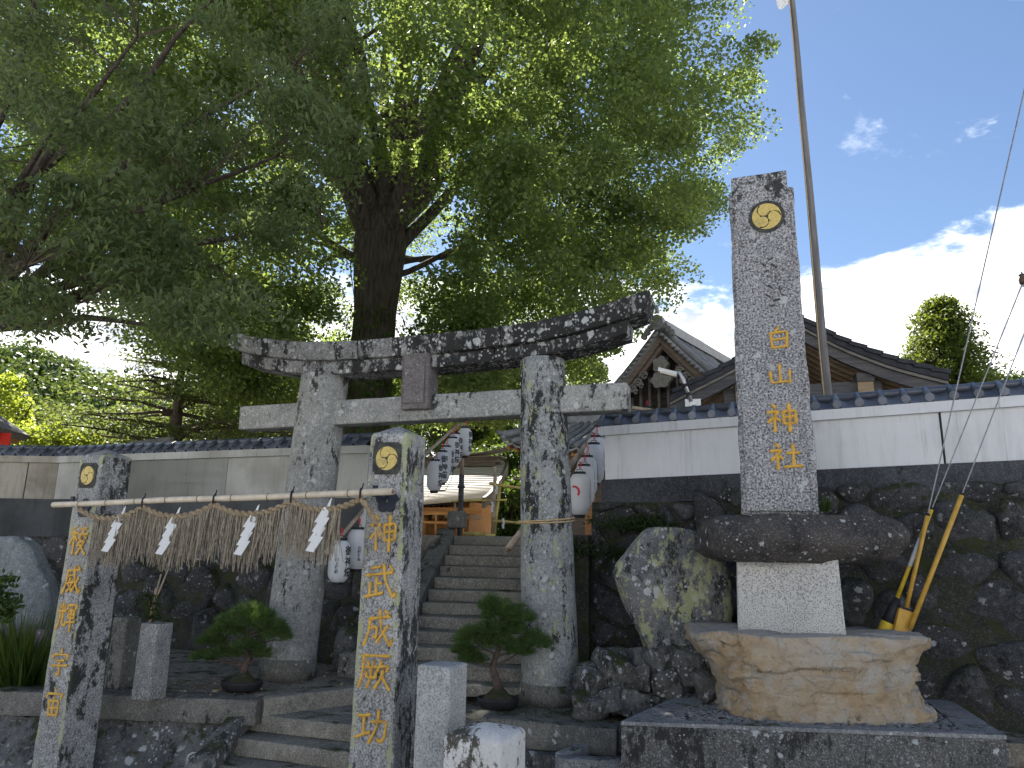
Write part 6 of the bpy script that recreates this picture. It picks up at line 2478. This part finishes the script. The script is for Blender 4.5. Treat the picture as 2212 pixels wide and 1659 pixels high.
def shide(x, y, lab):
    bar = on_bar(x)
    Y = bar.y - 0.05
    P = at(x, y, Y)
    e = empty('paper_streamer', P, -rad(10), lab, 'paper streamer', 'zigzag paper streamers on the sacred rope')
    Lv, Wv = Vector((0.034, 0, 0.056)), Vector((0.033, 0, -0.005))
    for k in range(4):
        c = Vector((0.04 - 0.018 * k + 0.010 * (k % 2), -0.010 * (k % 2) - 0.004 * k, -0.03 - 0.070 * k))
        mb = MB()
        mb.slab([c - Lv - Wv, c - Lv + Wv, c + Lv + Wv, c + Lv - Wv], (0, 0.0015, 0))
        mb.build('paper_fold', M['paper'], e)
    mb = MB()
    mb.slab([(0.055, 0.004, 0.02), (0.085, 0.004, 0.03), (0.098, 0.004, 0.10), (0.082, 0.004, 0.085)], (0, 0.0015, 0))
    mb.build('paper_tip', M['paper'], e)


for x, y, lb in ((247, 1118, 'leftmost white zigzag paper streamer, beside the far left pillar'), (364, 1120, 'second white zigzag paper streamer from the left'),
                 (533, 1116, 'third white zigzag paper streamer, before the boulder wall'), (688, 1104, 'rightmost white zigzag paper streamer, before the left gate column')):
    shide(x, y, lb)


# ------------------------------------------------------------------ paper lanterns on bamboo along the stairs
def glyphs(text, size, vertical=True, bold=0.02):
    """flat mesh data of a vertical line of writing, centred"""
    V, F = [], []
    for i, chx in enumerate(text):
        cu = bpy.data.curves.new('writing', 'FONT')
        cu.body = chx
        cu.size = size
        cu.offset = bold * size
        cu.resolution_u = 3
        cu.align_x = 'CENTER'
        ob = bpy.data.objects.new('writing', cu)
        COL.objects.link(ob)
        dg = bpy.context.evaluated_depsgraph_get()
        me = bpy.data.meshes.new_from_object(ob.evaluated_get(dg))
        b_ = bmesh.new()
        b_.from_mesh(me)
        bmesh.ops.subdivide_edges(b_, edges=[e_ for e_ in b_.edges if e_.calc_length() > size * 0.22], cuts=2, use_grid_fill=False)
        bmesh.ops.triangulate(b_, faces=b_.faces[:])
        b_.verts.index_update()
        o0 = len(V)
        dy = (len(text) / 2 - i - 0.5) * size * 1.06 - 0.38 * size
        V += [(v.co.x, v.co.y + dy) for v in b_.verts]
        F += [tuple(v.index + o0 for v in f.verts) for f in b_.faces]
        b_.free()
        bpy.data.objects.remove(ob)
        bpy.data.curves.remove(cu)
        bpy.data.meshes.remove(me)
    return V, F


LR, LH = 0.115, 0.44


def lr(z):
    """lantern radius at height z from its centre"""
    t = abs(z) / (LH / 2)
    if t > 1:
        return LR * 0.55
    return LR * (0.56 + 0.44 * (1 - max(0, (t - 0.5) / 0.5) ** 2.3))


def wrapped(text, size, ang, z0, name, mat):
    V, F = glyphs(text, size)
    mb = MB()
    vs = []
    for x, z in V:
        a = ang + x / LR
        r = lr(z + z0) + 0.0035
        vs.append((r * math.sin(a), -r * math.cos(a), z + z0))
    mb.add(vs, F)
    return mb.mesh(name, mat)


prof = []
for i in range(45):
    z = -LH / 2 + LH * i / 44
    prof.append((lr(z) + (0.0016 if i % 2 else 0), z))
mbl = MB()
mbl.lathe(prof, 28)
ME_SHADE = mbl.mesh('paper_shade', M['lantern'], True)
mbl = MB()
mbl.lathe([(LR * 0.57, -0.014), (LR * 0.6, -0.012), (LR * 0.6, 0.024), (LR * 0.5, 0.024)], 20, (0, 0, LH / 2))
mbl.tube([(-LR * .3, 0, LH / 2 + .02), (-LR * .25, 0, LH / 2 + .05), (LR * .25, 0, LH / 2 + .05), (LR * .3, 0, LH / 2 + .02)], 0.004, 6)
ME_TOP = mbl.mesh('top_ring', M['black'], False)
mbl = MB()
mbl.lathe([(LR * 0.45, -0.03), (LR * 0.5, -0.028), (LR * 0.56, 0.012), (LR * 0.5, 0.012)], 20, (0, 0, -LH / 2))
ME_BOT = mbl.mesh('bottom_ring', M['black'], False)
mbl = MB()
mbl.tube([(0, 0, LH / 2 + 0.05), (0.004, 0.003, LH / 2 + 0.13)], 0.004, 5)
mbl.tube([(0.012, 0, LH / 2 + 0.06), (0.02, 0, LH / 2 + 0.11), (0.0, 0, LH / 2 + 0.14)], 0.005, 5)
ME_CORD = mbl.mesh('cord', M['red_ink'], False)
ME_MAIN = {}


def lantern(P, rz, label, main=0.0, name_txt=None, name_ang=-0.9, scale=1.0, crest=False, group='white paper lanterns hung along the stairs'):
    e = empty('paper_lantern', P, rz, label, 'lantern', group)
    e.scale = (scale, scale, scale)
    shd = inst(ME_SHADE, 'paper_shade', e)
    tring = inst(ME_TOP, 'top_ring', e)
    inst(ME_BOT, 'bottom_ring', e)
    inst(ME_CORD, 'cord', tring)
    key = round(main, 2)
    if key not in ME_MAIN:
        ME_MAIN[key] = wrapped('御神燈', 0.105, main, 0.0, 'writing', M['ink'])
    inst(ME_MAIN[key], 'writing', shd)
    if name_txt:
        inst(wrapped(name_txt, 0.04, name_ang, -0.045, 'writing', M['ink']), 'writing', shd)
    if crest:
        mb = MB()
        vs, fx = [], []
        for i in range(25):
            a = -0.7 + 2.6 * i / 24
            for rr_ in (0.045, 0.068):
                u, z = rr_ * math.cos(a) + 0.0, rr_ * math.sin(a) + 0.02
                an_ = -0.55 + u / LR
                r = lr(z) + 0.003
                vs.append((r * math.sin(an_), -r * math.cos(an_), z))
        fx = [(2 * i, 2 * i + 1, 2 * i + 3, 2 * i + 2) for i in range(24)]
        mb.add(vs, fx)
        mb.build('red_crest', M['red_ink'], shd)
    return e


def lant(x, y, Y, main, label, **kw):
    P = at(x, y, Y)
    return lantern(P, math.atan2(-P.x, P.y) * 1.0, label, main, **kw)


lant(733, 1212, 8.9, 0.95, 'nearest white lantern on the left, hanging low beside the middle pillar', name_txt='川上勝和', name_ang=-0.22, scale=1.12)
lant(771, 1186, 9.3, 2.2, 'white lantern half hidden by the middle pillar, just behind the nearest one', name_txt='山崎勝信', name_ang=0.25, scale=1.12)
lant(797, 1135, 9.7, 2.2, 'lantern sliver at the left edge of the middle pillar', scale=1.08)
lant(939, 1028, 11.2, 0.9, 'lantern mostly hidden at the right edge of the middle pillar', scale=1.05)
lant(954, 1010, 11.4, 0.35, 'white lantern with large black writing right of the middle pillar', scale=1.12)
lant(963, 997, 11.7, 1.2, 'plain-looking lantern behind the one with large black writing', scale=1.08)
lant(977, 978, 12.0, 0.75, 'white lantern third from the top of the left row', scale=1.1)
lant(983, 968, 12.25, 0.9, 'white lantern second from the top of the left row, before the thin post', scale=1.1)
lant(1004, 955, 12.55, 0.95, 'topmost lantern of the left row, right of the thin post', name_txt='杉田憲剛', name_ang=-0.55, scale=1.12)
for x, y, Y, sc_, lb, cr in ((1252, 1068, 9.35, 1.2, 'lowest lantern of the right row with a red crest beside the gate column', True), (1262, 1050, 9.6, 1.2, 'second lowest lantern of the right row', False), (1268, 1030, 9.9, 1.22, 'third lantern up in the right row', False),
                             (1283, 1002, 10.2, 1.25, 'fourth lantern up in the right row', False), (1288, 985, 10.5, 1.25, 'fifth lantern up in the right row', False), (1297, 962, 10.8, 1.25, 'topmost lantern of the right row beside the white wall end', False)):
    lant(x, y, Y, 1.75 if not cr else 2.0, lb, scale=sc_, crest=cr)
lant(1326, 912, 13.2, 2.0, 'white lantern top showing just above the tiles at the end of the white wall', scale=1.2, group='lanterns behind the white wall')
lant(1398, 912, 13.4, 2.0, 'white lantern top peeping over the white wall tiles under the bamboo', scale=1.2, group='lanterns behind the white wall')

bamboo('bamboo_pole', at(703, 1196, 8.75), at(792, 1094, 9.75), 0.028, M['bamboo'], 'bamboo lantern pole end slanting behind the straw fringe', open_end=True)
bamboo('bamboo_pole', at(796, 1090, 9.78), at(992, 916, 12.5), 0.03, M['bamboo'], 'long bamboo lantern pole rising beside the left lantern row')
bamboo('bamboo_pole', at(1099, 1186, 8.65), at(1312, 897, 11.2), 0.042, M['bamboo'], 'thick bamboo lantern pole rising past the right gate column', open_end=True)
bamboo('bamboo_pole', at(1366, 881, 13.1), at(1478, 895, 13.6), 0.035, M['bamboo'], 'bamboo pole lying level over the white wall tiles')
post = empty('lamp_post', at(993, 1152, 12.6), 0, 'thin dark metal post carrying the upper end of the left lantern pole', 'post')
mb = MB()
hh = at(991, 914, 12.6).z - post.location.z
mb.tube([(0, 0, -0.1), (0, 0, hh * 0.52)], 0.047, 12)
mb.build('lower_tube', M['wood_dark'], post, True)
mb = MB()
mb.tube([(0, 0, hh * 0.52), (0.005, 0, hh)], 0.034, 12)
mb.build('upper_tube', M['bamboo'], post, True)
mb = MB()
mb.lathe([(0.05, 0), (0.065, 0.01), (0.065, 0.05), (0.05, 0.06)], 14, (0, 0, hh * 0.40))
mb.build('collar', M['wood_dark'], post, True)
cable = MB()
q0, q1 = at(958, 1050, 12.3), at(985, 990, 12.6)
q2 = at(930, 1066, 12.0)
cable.tube([q2 - q2, q0.lerp(q2, 0.4) - q2 + Vector((0, 0, -0.03)), at(962, 1060, 12.3) - q2, at(975, 1035, 12.5) - q2, q1 - q2], 0.006, 6)
tag(cable.build('lantern_cable', M['black'], None, True, q2), 'slack black cable sagging below the left lantern row', 'cable')

# fresh bamboo frame at the head of the stairs
for A, B, r, lab, mt in (((1070, 1008, 15.0), (1064, 1158, 15.0), 0.04, 'upright bamboo post of the frame at the stair head, nearest the shrine roof', 'bamboo'),
                         ((1081, 1038, 15.1), (1067, 1158, 15.1), 0.036, 'slanting yellow bamboo brace of the frame at the stair head', 'bamboo_yellow'),
                         ((1058, 1045, 15.0), (1140, 1056, 14.6), 0.03, 'upper yellow bamboo rail right of the shrine roof', 'bamboo_yellow'),
                         ((975, 1083, 15.2), (1095, 1080, 15.0), 0.022, 'thin bamboo rail crossing before the shrine eave', 'bamboo_yellow'),
                         ((1062, 1125, 15.0), (1140, 1130, 14.8), 0.03, 'lower yellow bamboo rail beside the gate column', 'bamboo_yellow'),
                         ((1001, 1152, 14.2), (1070, 1157, 14.2), 0.036, 'yellow bamboo bar lying on the top step', 'bamboo_yellow'),
                         ((983, 1083, 15.3), (981, 1128, 15.3), 0.022, 'short upright bamboo beside the thin metal post', 'bamboo'),
                         ((1108, 1033, 16.0), (1140, 1034, 16.0), 0.03, 'short bamboo stub left of the gate column above the rails', 'bamboo')):
    bamboo('bamboo_pole', at(*A), at(*B), r, M[mt], lab, taper=0.95, group='bamboo of the frame at the stair head')
for x, y, lab in ((1068, 1045, 'white paper strip tied to the upper bamboo rail'), (1059, 1084, 'white paper strip tied to the thin bamboo rail'), (1083, 1120, 'white paper strip on the lower bamboo rail')):
    p = at(x + 4, y, 14.9)
    mb = MB()
    for k in range(3):
        mb.slab([(-0.03 + 0.02 * (k % 2), 0.004 * k, -0.06 * k), (0.02 + 0.02 * (k % 2), 0.004 * k, -0.06 * k + 0.01), (0.03, 0.004 * k, -0.07 * k - 0.06), (-0.01, 0.004 * k, -0.07 * k - 0.07)], (0, 0.002, 0))
    tag(mb.build('paper_strip', M['paper'], None, False, p), lab, 'paper strip')

# aluminium ladder leg glimpsed beyond the wall end
ld = empty('ladder', at(1290, 1084, 9.6), 0, 'silver metal ladder leaning behind the white wall end', 'ladder')
for dx in (0.0, 0.03):
    mb = MB()
    mb.beam(Vector((dx, 0, -0.5)), Vector((dx + 0.42, 0.5, 0.75)), 0.03, 0.05)
    mb.build('rail', M['metal'], ld)

# ------------------------------------------------------------------ flagpole
fpb, fpt = at(1788, 880, 9.6), at(1708, -45, 9.6)
fl = empty('flagpole', (fpb.x, fpb.y, ZU), 0, 'tall weathered wooden flagpole right behind the name stone', 'flagpole')
path = []
rr2 = []
for i in range(15):
    t = i / 14
    p = fpb.lerp(fpt, t) - Vector((fpb.x, fpb.y, ZU)) + noise.noise_vector(Vector((t * 4, 1, 2))) * 0.02
    path.append(p)
    rr2.append(0.066 - 0.026 * t)
path.insert(0, Vector((0.02, 0, 0)))
rr2.insert(0, 0.07)
mb = MB()
mb.tube(path, rr2, 14)
mb.build('mast', M['mast'], fl, True)
mb = MB()
mb.tube([p + Vector((-0.07 + 0.02 * (i % 2) * 0, -0.05, 0)) for i, p in enumerate(path[1:])], 0.008, 5)
mb.build('halyard', M['rope_pale'], fl)
ft = at(1690, 0, 9.6)
mb = MB()
mb.grid(lambda u, v: ft - Vector((fpb.x, fpb.y, ZU)) + Vector((-0.09 + 0.2 * u - 0.03 * v * (1 - u), 0.05 * math.sin(6 * u + v), -0.15 + 0.12 * abs(u - 0.45) + 0.6 * v)), 8, 8)
mb.build('flag', M['paper'], fl, True)

# ------------------------------------------------------------------ stay wires with yellow guards
def stay(lab, g0, g1, far, Yg, Yf, mat, r):
    A, B = at(*g0, Yg), at(*g1, Yg - 0.05)
    Fp = at(*far, Yf)
    Fp = B + (Fp - B) * 2.6                  # the wire runs on to a utility pole outside the picture
    e = empty('stay_wire', A, 0, lab, 'stay wire', 'stay wires of a utility pole')
    mb = MB()
    mb.tube([Vector(), B - A], r, 12)
    mb.build('guard_tube', M[mat], e, True)
    mb = MB()
    d = (B - A).normalized()
    mb.tube([B - A - d * 0.01, B - A + d * 0.012], r * 1.04, 12)
    mb.build('guard_cap', M['black'], e, True)
    mb = MB()
    mb.tube([-d * 0.5, B - A, Fp - A], 0.0065, 6)
    mb.build('wire', M['wire'], e, True)
    return e


s1 = stay('left stay wire with a bright yellow guard and white sticker', (1938, 1292), (2013, 1099), (2250, 510), 7.05, 6.3, 'yellow_bright', 0.019)
s2 = stay('middle stay wire with an ochre yellow guard', (1957, 1318), (2004, 1112), (2232, 110), 7.0, 5.8, 'yellow', 0.020)
s3 = stay('right stay wire with the longest yellow guard', (1966, 1358), (2078, 1068), (2240, 650), 6.95, 6.4, 'yellow', 0.022)
d = (at(2013, 1099, 7.0) - at(1938, 1292, 7.05)).normalized()
o = s1
mb = MB()
mb.tube([d * 0.33, d * 0.62], 0.0205, 12)
mb.build('sticker', M['white_paint'], o, True)
mb = MB()
mb.tube([d * -0.32, d * -0.10, d * 0.0], [0.055, 0.05, 0.028], 12)
mb.build('sleeve', M['black'], o, True)
mb = MB()
mb.tube([d * -0.62, d * -0.25], 0.06, 14)
mb.build('base_guard', M['yellow_bright'], o, True)
d2 = (at(2004, 1112, 6.95) - at(1957, 1318, 7.0)).normalized()
mb = MB()
mb.beam(d2 * -0.42, d2 * -0.0, 0.05, 0.15, Vector((1, 0, 0)))
mb.build('base_box', M['yellow'], s2)
mb = MB()
mb.beam(d2 * 0.002, d2 * 0.022, 0.054, 0.154, Vector((1, 0, 0)))
mb.build('box_lid', M['black'], s2)
ins = empty('wire_insulator', at(2209, 604, 6.35), 0, 'brown insulator on a stay wire at the right edge', 'insulator', None)
mb = MB()
mb.lathe([(0.01, -0.05), (0.028, -0.04), (0.032, 0.0), (0.02, 0.03), (0.03, 0.05), (0.01, 0.06)], 12)
mb.build('shell', M['insulator'], ins, True)
mb = MB()
mb.tube([(0, 0, -0.07), (0, 0, 0.08)], 0.009, 6)
mb.build('pin', M['wire'], ins)
for t in range(3):
    e_ = (s1, s2, s3)[t]
